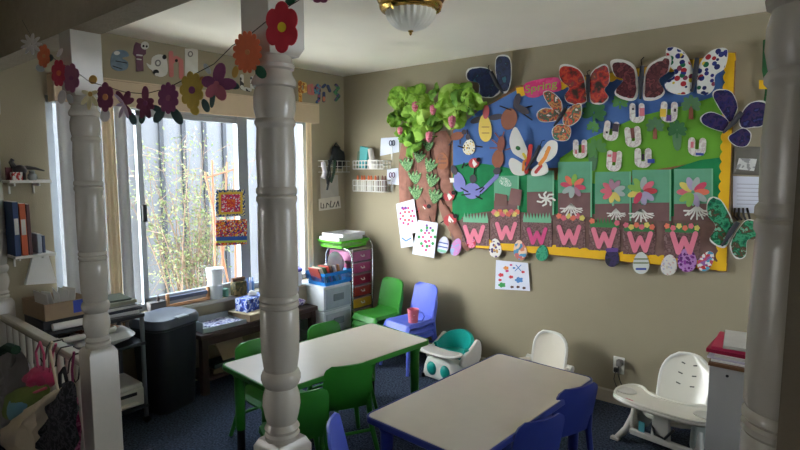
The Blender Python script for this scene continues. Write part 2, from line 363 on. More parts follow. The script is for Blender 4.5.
# ---- exterior
M_fence = mt('white weathered fence', (98,99,102), .8, var=.08, scale=2); M_bat = mt('grey fence batten', (52,54,58), .8)
f = thing('yard_fence', 'white board fence with grey battens outside the window', 'fence', (-2.2,.8,0))
MB().box2((-2.26,-1.75,-.2),(-2.2,4.5,2.55)).build('fence_panel', M_fence, f, world=True)
for k in range(20):
    y = -1.45+k*.262; MB().box2((-2.2,y-.022,-.2),(-2.165,y+.022,2.45)).build('batten', M_bat, f, world=True)
MB().box2((-2.2,-1.75,2.38),(-2.15,4.5,2.55)).build('top_rail', M_fence, f, world=True)
struct(MB().box2((-14,-14,-.35),(-.121,14,-.2)), 'ground_outside', mt('pale concrete yard', (238,234,226), .9, var=.06, scale=3))
# neighbour's house seen past the end of the fence
hs = thing('neighbour_house', 'white sided house beyond the fence at the left edge of the glass', 'house', (-7.5,.5,-.2))
m = MB(); m.box2((-11,-1.4,-.2),(-7,6,3.0)); m.build('house_wall', mt('white siding', (216,220,226), .7), hs, world=True)
m = MB(); m.add([(-6.3,-2,2.75),(-6.3,6.4,2.75),(-9,6.4,4.2),(-9,-2,4.2),(-11.6,-2,2.75),(-11.6,6.4,2.75)], [(0,1,2,3),(3,2,5,4),(0,3,4),(1,5,2),(0,4,5,1)]); m.build('roof', mt('grey roof shingle', (110,112,118), .9, var=.2), hs, world=True)
# bush
M_leafA = paint('sunny bush leaves', [(84,98,58),(110,124,78),(126,130,88),(92,106,66)], 9, .6); M_bark = mt('grey brown bark', (120,100,84), .9, var=.2)
b = thing('garden_bush', 'airy green bush growing in the yard in front of the fence', 'bush', (-1.45,-.75,-.2))
rnd = random.Random(3); tw = MB(); lf = MB()
def leaf(mb, c, s, rr):
    u = Vector((rr.gauss(0,1),rr.gauss(0,1),rr.gauss(0,1))).normalized(); w = u.cross(Vector((rr.gauss(0,1),rr.gauss(0,1),rr.gauss(0,1)))).normalized()
    mb.add([c-u*s, c+w*s*.45+u*.1*s, c+u*s, c-w*s*.45+u*.1*s], [(0,1,2,3)])
for k in range(36):
    base = Vector((-1.45+rnd.uniform(-.08,.08), -.78+rnd.uniform(-.15,.15), -.2)); tip = Vector((-1.45+rnd.uniform(-.25,.25), -.74+rnd.gauss(0,.30), rnd.uniform(.8,1.85)))
    mid = (base+tip)/2+Vector((rnd.uniform(-.1,.1),rnd.uniform(-.16,.16),.1)); P = [base*(1-t)**2+mid*2*t*(1-t)+tip*t*t for t in [i/8 for i in range(9)]]
    tw.tube(P, [.009*(1-.8*i/8) for i in range(9)], 5)
    for i in range(3,9):
        for q in range(2):
            p = P[i]; e = p+Vector((rnd.gauss(0,.09),rnd.gauss(0,.12),rnd.gauss(.02,.1))); tw.tube([p,e],[.003,.0015],4)
            for _ in range(9): leaf(lf, p.lerp(e, rnd.random())+Vector((rnd.gauss(0,.04),rnd.gauss(0,.05),rnd.gauss(0,.04))), rnd.uniform(.011,.024), rnd)
tw.build('stems', M_bark, b, world=True); lf.build('foliage', M_leafA, b, world=True, flat=True)
# trellis sticks
tr = thing('garden_trellis', 'brown wooden stick trellis outside at the right of the bush', 'trellis', (-1.0,-.45,-.2)); M_stick = mt('brown trellis wood', (150,104,78), .8)
for (a, c) in (((205,172),(232,300)),((212,160),(216,300)),((227,162),(221,300)),((234,162),(236,300)),((241,158),(240,300)),((205,178),(245,166)),((222,196),(244,188))):
    MB().tube([onx(*a,-1.0), onx(*c,-1.0)], .009, 6).build('stick', M_stick, tr, world=True)
# ---- light
w = bpy.data.worlds.new('sky'); sc.world = w; w.use_nodes = True; nt = w.node_tree; bg = nt.nodes['Background']
tc = nt.nodes.new('ShaderNodeTexCoord'); sx = nt.nodes.new('ShaderNodeSeparateXYZ'); nt.links.new(tc.outputs['Generated'], sx.inputs[0]); cr = nt.nodes.new('ShaderNodeValToRGB')
cr.color_ramp.elements[0].position = 0.0; cr.color_ramp.elements[0].color = (.9,.93,1,1); cr.color_ramp.elements[1].position = 1; cr.color_ramp.elements[1].color = (.62,.78,1,1)
nt.links.new(sx.outputs['Z'], cr.inputs['Fac']); nt.links.new(cr.outputs['Color'], bg.inputs['Color']); bg.inputs['Strength'].default_value = 9.0
def sun(name, d, e, ang, col):
    L = bpy.data.lights.new(name, 'SUN'); L.energy = e; L.angle = math.radians(ang); L.color = col; o = bpy.data.objects.new(name, L); C.objects.link(o)
    o.rotation_euler = Vector(d).to_track_quat('-Z','Y').to_euler(); return o
sun('hazy_sun', (4.5,5.1,-1.0), 14.0, 70, (1,.97,.92))
sun('added_bounce_sun', (.03,.62,-.80), 6.0, 4, (1,.95,.86))  # second sun, added so the yard ground bounces light onto the ceiling
def portal(loc, d, sx, sy):
    L = bpy.data.lights.new('window_portal', 'AREA'); L.shape = 'RECTANGLE'; L.size = sx; L.size_y = sy; L.cycles.is_portal = True
    o = bpy.data.objects.new('window_portal', L); C.objects.link(o); o.location = loc; o.rotation_euler = Vector(d).to_track_quat('-Z','Z').to_euler()
vs = sc.view_settings; vs.view_transform = 'Standard'; vs.look = 'None'; vs.gamma = 1; vs.use_curve_mapping = False; vs.exposure = 0.36
sc.cycles.use_denoising = True; sc.cycles.max_bounces = 10; sc.cycles.diffuse_bounces = 6; sc.cycles.transparent_max_bounces = 12; sc.cycles.sample_clamp_indirect = 6
# ================================================================== ceiling lamp
M_brass = mt('polished brass', (196,160,84), .22, 1.0, var=.05); M_opal = mt('ribbed opal glass', (232,230,218), .35, var=.02, spec=.6)
p = onz(410,2,2.42); lp = thing('ceiling_lamp', 'round brass ceiling lamp with ribbed frosted glass bowl', 'lamp', (p.x+.012,p.y-.01,2.44))
MB().lathe([(.10,0),(.165,-.004),(.172,-.014),(.165,-.026),(.155,-.03),(.160,-.044),(.156,-.058),(.148,-.068),(.132,-.074),(.06,-.074)], 40).build('brass_pan', M_brass, lp)
m = MB(); n = 96; vs = []; pr = [(.138,-.062),(.140,-.078),(.130,-.105),(.112,-.128),(.085,-.147),(.05,-.160),(.012,-.165)]
for r_, z in pr:
    for k in range(n): g = 2*math.pi*k/n; q = .9*r_*(1+.03*math.cos(24*g)); vs.append((q*math.cos(g), q*math.sin(g), z))
m.add(vs, [(i*n+k, i*n+(k+1)%n, (i+1)*n+(k+1)%n, (i+1)*n+k) for i in range(len(pr)-1) for k in range(n)]+[tuple((len(pr)-1)*n+k for k in range(n))]); m.build('glass_bowl', M_opal, lp)
MB().lathe([(.012,-.160),(.014,-.168),(.006,-.174),(.008,-.18),(.0,-.19)], 14).build('finial', M_brass, lp)
for k in range(3): g = 2*math.pi*k/3+.5; MB().tube([(.15*math.cos(g),.15*math.sin(g),-.05),(.148*math.cos(g),.148*math.sin(g),-.075),(.135*math.cos(g),.135*math.sin(g),-.085)], .006, 6).build('clip', M_brass, lp)
# ================================================================== tables
M_top = mt('cream laminate table top', (196,186,170), .30, var=.02, spec=.5); M_grn = mt('green moulded plastic', (50,128,44), .38, var=.05); M_blu = mt('royal blue moulded plastic', (40,50,114), .38, var=.05)
M_dkblu = M_blu; M_blk = mt('black plastic', (22,22,24), .45)
def rrect(w, d, r, n=6):
    out = []
    for cx, cy, a in ((w/2-r,d/2-r,0),(-w/2+r,d/2-r,90),(-w/2+r,-d/2+r,180),(w/2-r,-d/2+r,270)):
        for k in range(n+1): g = math.radians(a+90*k/n); out.append((cx+r*math.cos(g), cy+r*math.sin(g)))
    return out
def table(c, rz, w, d, h, mat, label, feet):
    t = thing('activity_table', label, 'table', (c[0],c[1],0), rz, 'low activity tables')
    MB().prism(rrect(w-.022,d-.022,.03), h-.018, h).build('table_top', M_top, t, bevel=.002)
    m = MB(); o = rrect(w,d,.04); i_ = rrect(w-.020,d-.020,.03); n = len(o)
    vs = [(x,y,h+.001) for x,y in i_]+[(x,y,h+.001) for x,y in o]+[(x,y,h-.030) for x,y in o]+[(x,y,h-.030) for x,y in i_]
    m.add(vs, [((k),(k+1)%n,(k+1)%n+n,k+n) for k in range(n)]+[(k+n,(k+1)%n+n,(k+1)%n+2*n,k+2*n) for k in range(n)]+[(k+2*n,(k+1)%n+2*n,(k+1)%n+3*n,k+3*n) for k in range(n)]+[(k+3*n,(k+1)%n+3*n,(k+1)%n,k) for k in range(n)])
    m.build('edge_trim', mat, t, bevel=.006)
    MB().prism(rrect(w-.06,d-.06,.03), h-.032, h-.019).build('underside', mat, t)
    for sx in (-1,1):
        for sy in (-1,1):
            x, y = sx*(w/2-.075), sy*(d/2-.075)
            g = MB().cyl((x,y,h-.03),(x,y,.12),.030,.026,16).lathe([(.045,h-.032),(.04,h-.055),(.031,h-.075)],16,(x,y,0)).build('leg', mat, t)
            MB().cyl((x,y,.13),(x,y,.0),.0225,.0225,14).build('leg_foot', M_blk if feet else mat, g)
    return t
table((1.378,-1.482), math.radians(-5.0), .56, 1.15, .50, M_grn, 'low cream-topped table with green edge and green legs, behind the middle post', 1)
table((2.420,-1.446), math.radians(-2.8), .585, 1.11, .50, M_blu, 'low cream-topped table with blue edge and blue legs, nearest the viewer', 0)
# ================================================================== children's chairs
def chair(mat, label, group):
    t = thing('child_chair', label, 'chair', (0,0,0), 0, group)
    def seat(u, v):
        x = (u-.5)*(.305-.02*v); y = -.15+.29*v; z = .282-.012*math.sin(math.pi*u)*math.sin(math.pi*min(1,v*1.1)) - .05*max(0,(.14-v)/.14)**2 + .02*max(0,(v-.8)/.2)**2
        k = max(0,abs(u-.5)*2-.82)/.18; z -= .022*k*k; return (x,y,z)
    MB().sheet(seat, 14, 12, .011).build('seat', mat, t)
    def back(u, v):
        hw = .143-.010*v; e = max(0,(v-.80)/.20); hw2 = hw*(1-.30*(1-math.sqrt(max(0,1-e*e)))); x = (u-.5)*2*hw2
        y = .135+.058*v+.018*(1-(2*u-1)**2)-.004; z = .285+.262*v; return (x,y,z)
    MB().sheet(back, 14, 14, .011).build('backrest', mat, t)
    for sx in (-1,1):
        m = MB().tube([(sx*.128,-.115,.275),(sx*.142,-.13,.15),(sx*.165,-.165,.0)], [.017,.015,.012], 10); m.build('leg', mat, t)
        m = MB().tube([(sx*.128,.15,.36),(sx*.130,.14,.27),(sx*.142,.15,.15),(sx*.165,.205,.0)], [.011,.017,.015,.012], 10); m.build('leg', mat, t)
        MB().tube([(sx*.133,-.12,.262),(sx*.137,0,.255),(sx*.135,.14,.27)], .013, 8).build('side_rail', mat, t)
    MB().tube([(-.145,.15,.14),(.145,.15,.14)], .009, 8).build('stretcher', mat, t)
    return t
R = math.radians
gc = chair(M_grn, 'x', 'green chairs at the green table'); gc.location = (1.16,-1.76,0); gc.rotation_euler.z = R(86); gc['label'] = 'green child chair on the far side of the green table, left of the post'
# far side chairs face +X: backs toward the window
E_ = R(90)
dup(gc, (1.21,-1.25,0), R(84), 'green child chair on the far side of the green table, right of the post')
dup(gc, (1.533,-1.58,0), R(-118), 'green child chair on the near side of the green table, whole back in view')
dup(gc, (1.607,-1.97,0), R(-118), 'green child chair at the near green table corner half behind the post')
M_blu2 = mt('light blue moulded plastic', (92,108,208), .36, var=.05)
bc = chair(M_blu, 'x', 'blue chairs at the blue table'); bc.location = (2.589,-1.53,0); bc.rotation_euler.z = R(-112); bc['label'] = 'blue child chair on the right side of the blue table, the nearer of the two'
dup(bc, (2.580,-1.10,0), R(-112), 'blue child chair on the right side of the blue table, farther of the two')
bl = chair(M_blu2, 'x', 'blue chairs at the blue table'); bl.location = (2.27,-2.07,0); bl.rotation_euler.z = R(128); bl['label'] = 'light blue child chair at the near left corner of the blue table, back edge showing'
sx_, sy_ = .70,-.335
for nm, src, x, y, r_, k, lab in (('g',gc,.70,-.335,-8,0,'green child chair at the bottom of the green stack by the wall'),('g',gc,.70,-.335,-8,1,'green child chair in the middle of the green stack by the wall'),('g',gc,.70,-.335,-8,2,'green child chair on top of the green stack beside the drawer cart'),
    ('b',bl,1.045,-.325,-10,0,'light blue child chair at the bottom of the blue stack by the wall'),('b',bl,1.045,-.325,-10,1,'light blue child chair in the middle of the blue stack by the wall'),('b',bl,1.045,-.325,-10,2,'light blue child chair on top of the blue stack, holding a pink cup')):
    dup(src, (x,y,.05*k), R(r_), lab, 'stacked chairs by the wall')
# pink cup on the blue stack
c_ = Vector((1.12,-.37,.373)); cp = thing('sippy_cup', 'pink cup with white spots and a blue handle on the blue chair stack', 'cup', c_)
MB().lathe([(.033,0),(.037,.004),(.045,.110),(.046,.115),(.042,.115),(.033,.01),(0,.008)], 20).build('cup_body', dabs('pink spotted cup', (222,116,136), [(236,190,196),(222,130,150)], 70, .25), cp)
g = math.radians(25); MB().tube([(.042*math.cos(g)+x*math.cos(g), .042*math.sin(g)+x*math.sin(g), z) for x, z in ((0,.092),(.03,.095),(.048,.06),(.03,.025),(-.004,.022))], .005, 8).build('cup_handle', M_blu2, cp)
# ================================================================== booster seat (teal)
M_teal = mt('teal moulded plastic', (20,152,140), .35); M_pw = mt('white moulded plastic', (224,222,214), .38, var=.03); M_pg = mt('pale grey moulded plastic', (196,192,182), .35, var=.03)
bs = thing('booster_seat', 'teal and white child booster seat with tray on the floor by the wall', 'booster seat', (1.43,-.30,0), R(-4))
m = MB(); prof = [(-.17,.0),(.17,.0),(.15,.10),(.12,.17),(-.12,.17),(-.15,.10)]
m.slab([(x,.0+.15,z) for x,z in prof],[(x,-.15,z) for x,z in prof]); m.build('base', M_pw, bs, bevel=.03, seg=4)
for sx in (-1,1):
    m = MB(); o = smooth([(-.10,.12),(.14,.10),(.17,.22),(.13,.31),(.05,.25),(-.08,.20)],2); m.slab([(sx*.175,y,z) for y,z in o],[(sx*.145,y,z) for y,z in o]); m.build('side_panel', M_pw, bs, bevel=.008)
def bk(u, v): g = math.radians(-20+220*u); r_ = .135+.02*v; return (r_*math.cos(g), .03+r_*.85*math.sin(g), .165+.165*v*(.45+.55*max(0,math.sin(g))))
MB().sheet(bk, 24, 8, .022).build('backrest', M_teal, bs)
MB().prism(el(0,.03,.135,.12), .15, .185).build('seat', M_teal, bs, bevel=.01)
for sx in (-1,1): MB().ell((sx*.065,-.142,.085),(.048,.03,.055),16).build('leg_opening', M_teal, bs)
m = MB(); o = smooth([(-.19,-.10),(-.15,-.22),(.15,-.22),(.19,-.10),(.15,-.05),(.06,-.075),(-.06,-.075),(-.15,-.05)],2); m.prism(o,.215,.232); m.build('tray', M_pw, bs, bevel=.007, seg=3)
m = MB(); n = len(o); i_ = [(x*.86, -.13+(y+.13)*.78) for x,y in o]; m.prism(i_, .2315,.2335); m.build('tray_inset', M_pg, bs)
for sx in (-1,1): MB().cyl((sx*.15,-.145,0),(sx*.15,-.145,.03),.018,.016,10).build('foot', M_blk, bs)
# ================================================================== white booster seat behind the blue table
ws = thing('booster_seat', 'plain off-white booster seat with tall rounded back, behind the far end of the blue table', 'booster seat', (2.155,-.28,0), R(-6))
M_ivory = mt('ivory moulded plastic', (222,214,198), .38, var=.02)
def shell(u, v): w_ = .125*(1-.0*v)*math.sqrt(max(.05,1-max(0,(v-.5)/.5)**2.6*.72)); return ((u-.5)*2*w_, .095+.05*v+.02*math.cos((u-.5)*math.pi)-.01, .20+.245*v)
MB().sheet(shell, 16, 14, .014).build('backrest', M_ivory, ws)
rim = [(shell(0,v)[0],shell(0,v)[1],shell(0,v)[2]) for v in [i/10 for i in range(11)]]+[shell(u,1) for u in [i/8 for i in range(1,8)]]+[shell(1,v) for v in [1-i/10 for i in range(11)]]
MB().tube(rim, .011, 8).build('back_rim', M_pw, ws)
MB().prism(smooth([(-.15,-.15),(.15,-.15),(.15,.12),(-.15,.12)],2), .17,.205).build('seat', M_ivory, ws, bevel=.01)
m = MB(); m.box((0,-.01,.085),(.29,.26,.17),top=.92); m.build('base', M_ivory, ws, bevel=.02, seg=3)
for sx in (-1,1):
    MB().tube([(sx*.145,.11,.235),(sx*.165,0,.245),(sx*.165,-.14,.235),(sx*.14,-.17,.225)], [.014,.016,.016,.012], 10).build('armrest', M_ivory, ws)
    MB().cyl((sx*.135,.11,.235),(sx*.175,.11,.235),.026,.026,16).build('hinge', M_pg, ws)
# ================================================================== white feeding chair on the right
hc = thing('feeding_chair', 'low white feeding chair with big curved tray and strap slots in its back', 'high chair', (3.0,-.335,0), R(-9))
M_hc = mt('glossy white plastic', (226,222,208), .22, var=.02, spec=.6)
def hb(u, v):
    w_ = .155*(1-.15*(1-v))*math.sqrt(max(.03,1-max(0,(v-.40)/.60)**2.3*.85)); return ((u-.5)*2*w_, .10+.10*v+.03*math.cos((u-.5)*math.pi)-.02*(1-v), .19+.285*v)
MB().sheet(hb, 18, 16, .014).build('backrest', M_hc, hc)
MB().tube([hb(0,i/10) for i in range(11)]+[hb(i/8,1) for i in range(1,8)]+[hb(1,1-i/10) for i in range(11)], .010, 8).build('back_rim', M_pw, hc)
for u in (.32,.68):
    for v in (.42,.62,.82):
        a_ = Vector(hb(u,v)); b_ = Vector(hb(u+(.085 if u < .5 else -.085),v-.02)); nn = Vector((0,-.0085,.002)); MB().tube([a_+nn,b_+nn], .0038, 6).build('strap_slot', mt('dark slot',(90,88,82),.8), hc)
MB().prism(smooth([(-.15,-.16),(.15,-.16),(.16,.1),(-.16,.1)],2), .165,.20).build('seat', M_hc, hc, bevel=.01)
# tray: raised rim, cup wells
o = smooth([(-.285,-.10),(-.22,-.235),(.22,-.235),(.285,-.10),(.255,.03),(.185,.06),(.13,-.01),(.06,-.04),(-.06,-.04),(-.13,-.01),(-.185,.06),(-.255,.03)],3)
tz = .285; ty = -.06
m = MB(); m.prism([(x,y+ty) for x,y in o], tz-.025, tz); tr_ = m.build('tray', M_hc, hc, bevel=.010, seg=3)
n = len(o); m = MB(); m.tube([(x*.965,-.08+(y+.08)*.94+ty,tz+.002) for x,y in o], .0085, 8, closed=True); m.build('tray_rim', M_hc, hc)
for sx in (-1,1): MB().lathe([(.052,.0),(.051,.006),(.046,.007),(.040,.003),(.0,.0015)], 24, (sx*.215,-.085+ty,tz-.0005), sx=1.15).build('cup_well', M_pg, hc)
# body, sides, crotch panel, legs
M_hg = mt('grey green plastic', (150,156,146), .45, var=.04)
for sx in (-1,1):
    m = MB(); o2 = smooth([(-.17,.05),(.12,.03),(.15,.20),(.05,.25),(-.10,.255),(-.17,.20)],2); m.slab([(sx*.178,y,z) for y,z in o2],[(sx*.150,y,z) for y,z in o2]); m.build('side_panel', M_hg if sx > 0 else M_hc, hc, bevel=.008)
    for sy, yy in ((-1,-.14),(1,.13)):
        m = MB().tube([(sx*.165,yy*.75,.16),(sx*.20,yy*1.1,.06),(sx*.235,yy*1.45,.012)], [.030,.022,.016], 10); L_ = m.build('leg', M_pg, hc)
        MB().box((sx*.24,yy*1.47,.008),(.05,.035,.016)).build('foot', M_pg, L_, bevel=.004)
m = MB().box((0,-.165,.155),(.11,.03,.20),top=.8); m.build('crotch_panel', M_pg, hc, bevel=.01)
MB().box((0,-.17,.07),(.34,.03,.035)).build('front_bar', M_pg, hc, bevel=.008)
plab(MB().box((-.10,-.183,.12),(.035,.006,.06)).build('strap', mt('aqua strap',(90,170,180),.7), hc, bevel=.002), 'aqua strap')
MB().tube([(-.05,-.17,.15),(-.02,-.195,.11),(.03,-.19,.10),(.07,-.17,.16)], .007, 8).build('buckle_strap', M_blk, hc)
plab(MB().prism(el(-.12,0,.05,.02), 0, .001).build('maker_badge', mt('pink badge',(214,150,150),.5), hc), 'pink oval badge'); bd = bpy.data.objects['maker_badge']; bd.location = (-.03,-.252,tz-.014); bd.rotation_euler = (R(90),0,0)
# ================================================================== wall outlet and plug
q = ony(619,365,0); ol = thing('wall_outlet', 'white wall outlet above the feeding chair', 'outlet', q)
MB().box((0,-.004,0),(.072,.008,.115)).build('cover_plate', M_pw, ol, bevel=.003)
for s in (-1,1): MB().box((0,-.0095,s*.026),(.034,.004,.03)).build('socket', M_pg, ol, bevel=.002)
pg = thing('charger_plug', 'grey charger plugged into the upper wall socket', 'plug', q+Vector((.012,-.03,.026))); MB().box((0,0,0),(.035,.045,.04)).build('plug_body', mt('grey plastic',(120,116,112),.5), pg, bevel=.005)
MB().tube([(0,-.015,-.02),(.004,-.03,-.07),(.012,-.012,-.12),(.03,-.005,-.16)], .003, 6).build('cord', M_blk, pg)
pk = thing('black_plug', 'small black plug in the lower wall socket', 'plug', q+Vector((-.012,-.022,-.03))); MB().box((0,0,0),(.028,.022,.03)).build('plug_body', M_blk, pk, bevel=.004); MB().tube([(0,-.008,-.012),(-.006,-.016,-.06),(.012,-.012,-.11),(.05,-.008,-.15)], .0025, 6).build('cord', M_blk, pk)
# ================================================================== grey cabinet right, with folders
cb = thing('storage_cabinet', 'pale grey cabinet beside the right post with folders piled on top', 'cabinet', (3.53,-.88,0))
MB().box2((3.276,-1.05,0),(3.78,-.72,.735)).build('cabinet_body', mt('pale grey laminate',(176,174,170),.45,var=.02), cb, bevel=.003, world=True)
MB().box2((3.271,-1.055,.735),(3.785,-.715,.750)).build('cabinet_top', mt('brown wood edge',(120,84,58),.5), cb, bevel=.002, world=True)
MB().cyl((3.345,-1.051,.705),(3.345,-1.055,.705),.006,.006,10).build('screw_cap', M_blk, cb, world=True)
M_papw = mt('white paper', (226,224,220), .9, var=.02)
def stackitem(name, c, d, rz, mat, label, cat, group=None, bev=.003):
    o = MB().box((0,0,0), d).build(name, mat, None, bevel=bev); o.location = c; o.rotation_euler.z = rz; return tag(o, label, cat, group)
z = .750
for i, (h, mat, lab, dx, rz, nm) in enumerate(((.010,M_papw,'lowest white paper pad in the pile on the grey cabinet',.0,.02,'paper_pad'),(.012,mt('lavender white paper',(212,206,222),.9),'lavender-white paper pad in the pile on the grey cabinet',-.01,-.03,'paper_pad'),(.014,mt('white binder',(214,212,208),.5),'white binder under the pink folders on the grey cabinet',.012,.03,'binder'),(.018,mt('crimson folder',(168,28,66),.5),'crimson folder, lower of the two on the grey cabinet',-.016,-.02,'folder'),(.016,mt('pink folder',(206,52,96),.5),'bright pink folder, upper of the two on the grey cabinet',-.004,.04,'folder'),(.016,mt('grey papers',(190,186,178),.9),'loose grey-white papers on top of the pink folders',.03,.12,'paper_stack'))):
    stackitem(nm, (3.44+dx,-.90,z+h/2), (.33,.27,h-.0006), rz, mat, lab, nm.split('_')[0]); z += h
# ================================================================== window-wall furniture (left to right)
M_dk = mt('dark wood', (58,38,32), .5, var=.2, scale=8); M_metal = mt('grey steel tube', (120,122,124), .35, .7); M_blkm = mt('black sheet', (30,31,34), .5)
M_print = mt('off-white printer plastic', (206,202,192), .5, var=.02)
# media cart
CX0, CX1, CY0, CY1, CZ = .04, .40, -2.69, -2.13, .70
ct = thing('utility_cart', 'black and grey utility cart between the left post and the trash bin', 'cart', ((CX0+CX1)/2,(CY0+CY1)/2,0))
MB().box2((CX0,CY0,CZ-.025),(CX1,CY1,CZ)).build('top_shelf', M_blkm, ct, bevel=.006, world=True)
MB().box2((CX0,CY0,.50),(CX1,CY1,.52)).build('middle_shelf', M_blkm, ct, bevel=.004, world=True)
MB().box2((CX0,CY0,.10),(CX1,CY1,.12)).build('bottom_shelf', M_blkm, ct, bevel=.004, world=True)
for x in (CX0+.015,CX1-.015):
    for y in (CY0+.015,CY1-.015): L = MB().cyl((x,y,.04),(x,y,CZ-.02),.013,.013,12).build('leg', M_metal, ct, world=True); MB().cyl((x-.012,y,.022),(x+.012,y,.022),.021,.021,12).build('caster', M_blk, ct, world=True)
MB().box2((CX0+.005,CY0+.02,.53),(CX0+.012,CY1-.02,CZ-.03)).build('back_panel', M_blkm, ct, world=True)
MB().tube([(CX1+.03,CY0+.06,.655),(CX1+.045,CY0+.06,.65),(CX1+.045,CY1-.20,.65),(CX1+.03,CY1-.20,.655)], .017, 10).build('paper_roll_bar', M_pg, ct, world=True)
pr_ = thing('printer', 'off-white printer on the bottom shelf of the black cart', 'printer', (.24,-2.33,.12))
MB().box((0,0,.06),(.30,.36,.115)).build('printer_body', M_print, pr_, bevel=.012, seg=3); MB().box((.02,0,.13),(.26,.34,.03)).build('scanner_lid', M_print, pr_, bevel=.008)
MB().box((.16,0,.03),(.06,.26,.012)).build('paper_tray', M_pg, pr_, bevel=.003); MB().box((.152,.03,.085),(.006,.2,.02)).build('output_slot', M_blk, pr_)
pb = thing('paper_bag_bundle', 'white plastic wrapped bundle of papers on the middle shelf of the black cart', 'bundle', (.25,-2.34,.52))
m = MB(); m.puff([(x*1.05,y*1.25,.05) for x,y in smooth([(-.13,-.15),(.13,-.15),(.15,.0),(.13,.15),(-.13,.15)],2)],(0,0,1),.045,.05,5,.012); m.build('plastic_wrap', mt('milky plastic wrap',(214,212,206),.3), pb); MB().box((-.0,-.02,.105),(.16,.2,.008),rz=.2).build('top_sheet', paint('printed sheet',[(210,190,170),(180,120,90),(230,226,216)],18), pb)
zz = CZ
stk = [('paper_stack',.30,.22,.020,(196,196,194),'thick grey-white paper stack lowest on the black cart top'),('tray',.30,.23,.014,(44,46,52),'black tray in the pile on the black cart top'),('paper_stack',.26,.21,.016,(206,206,204),'white paper stack above the black tray on the cart'),('folder',.27,.20,.008,(120,122,118),'grey folder near the top of the cart pile'),('paper_stack',.24,.19,.022,(150,150,130),'olive-grey paper bundle on top of the cart pile'),('booklet',.20,.15,.012,(100,108,96),'dark green booklet lying topmost on the cart pile')]
for i, (nm, dx, dy, h, c, lab) in enumerate(stk):
    stackitem(nm, (.22,-2.25+.006*(i%3),zz+h/2), (dx,dy,h-.0008), .1*((i*7)%5-2)*.4, mt('pile %d' % i, c, .7, var=.06), lab, nm.split('_')[0]); zz += h
# grey box behind cart / cardboard box of papers on a black crate
bxc = onz(52,304,.73); bx = thing('cardboard_box', 'open cardboard box of papers on the left of the black cart, behind the railing', 'box', (.225,-2.55,CZ+.055), R(4))
MB_ = MB().box((0,0,.027),(.30,.25,.0535)); cr_ = MB_.build('storage_crate', M_blkm, None, bevel=.005); cr_.location = (.22,-2.545,CZ); tag(cr_,'flat black crate under the cardboard box of papers','crate')
MB_ = MB().cyl((0,-.10,0),(0,.10,0),.02,.02,14); cr_ = MB_.build('paper_roll', M_papw, None); cr_.location = (.39,-2.53,CZ+.0205); tag(cr_,'white paper roll in front of the flat black crate','paper roll')
# box
M_card = mt('brown cardboard', (150,128,104), .85, var=.06)
W_b, D_b, H_b = .29, .235, .09
for nm, c, d in (('side',(W_b/2,0,H_b/2+.004),(.005,D_b,H_b)),('side',(-W_b/2,0,H_b/2+.004),(.005,D_b,H_b)),('side',(0,D_b/2,H_b/2+.004),(W_b,.005,H_b)),('side',(0,-D_b/2,H_b/2+.004),(W_b,.005,H_b))): MB().box(c,d).build('box_side', M_card, bx)
MB().box((0,0,.004),(W_b,D_b,.006)).build('box_bottom', M_card, bx); plab(MB().box((W_b/2+.0035,.055,.055),(.002,.06,.07)).build('blue_tape', mt('blue tape',(50,70,160),.5), bx), 'blue tape patch')
rn = random.Random(5)
for i in range(5):
    o = MB().box((0,0,0),(.15,.003,.12)).build('paper_sheet', M_papw); o.location = (.225+rn.uniform(-.02,.02),-2.625+i*.036,CZ+.055+.078); o.rotation_euler = (rn.uniform(-.25,.25),rn.uniform(-.12,.12),rn.uniform(-.15,.15)); tag(o, ['front','second','middle','fourth','rear'][i]+' paper sheet standing in the cardboard box on the cart, counted from the railing', 'paper', 'papers in the cardboard box')
# leaning ream of white paper against the wall
m = MB(); a = [onx(26,285,.10),onx(57,283,.10),onx(47,250,.06),onx(35,248,.06)]
m.slab(a,[p+Vector((-.03,0,0)) for p in a]); single(m,'paper_ream',M_papw,'fanned white papers standing behind the cardboard box under the wall shelf','paper')
# ---- wall shelves on the left with books
def wshelf(z, label):
    s = thing('wall_shelf', label, 'shelf', (0,-2.61,z), 0, 'left wall shelves'); MB().box2((0,-2.72,z-.012),(.17,-2.515,z+.004)).build('shelf_board', M_pw, s, bevel=.003, world=True)
    for y in (-2.68,-2.56): MB().box2((0,y-.004,z-.075),(.012,y+.004,z-.012)).box2((0,y-.004,z-.03),(.11,y+.004,z-.012)).build('bracket', M_pw, s, world=True)
wshelf(1.515, 'upper white wall shelf at the far left with small figures on it'); wshelf(1.095, 'lower white wall shelf at the far left holding binders')
yy = -2.715
for i, (w_, h, dp, c, lab) in enumerate(((.028,.30,.16,(44,66,106),'blue binder with white spine label on the lower left shelf'),(.030,.29,.16,(196,92,52),'orange binder in the middle of the lower left shelf'),(.018,.285,.15,(86,52,56),'thin maroon book leaning beside the orange binder'),(.022,.11,.10,(170,180,190),'short pale blue box right of the maroon book on the lower left shelf'),(.014,.10,.09,(70,84,110),'short navy booklet at the right end of the lower left shelf'))):
    b_ = thing('binder' if i < 2 else 'book', lab, 'book', (.085,yy+w_/2,1.099)); yy += w_+.004+(.03 if i == 2 else 0)
    MB().box((0,0,h/2+.0005),(dp,w_,h)).build('cover', mt('book %d' % i, c, .55), b_, bevel=.002); MB().box((0,0,h-.004),(dp-.012,w_-.008,.012)).build('pages', M_papw, b_)
    if i < 2: plab(MB().box((dp/2+.0008,0,h*.55),(.0015,w_*.7,h*.3)).build('spine_label', mt('spine label',(210,206,196),.7), b_), 'white spine label')
fg = thing('toy_dinosaur', 'dark toy animal figure with long tail on the upper left shelf', 'toy', (.09,-2.60,1.519)); M_toy = mt('dark toy plastic',(52,46,46),.5)
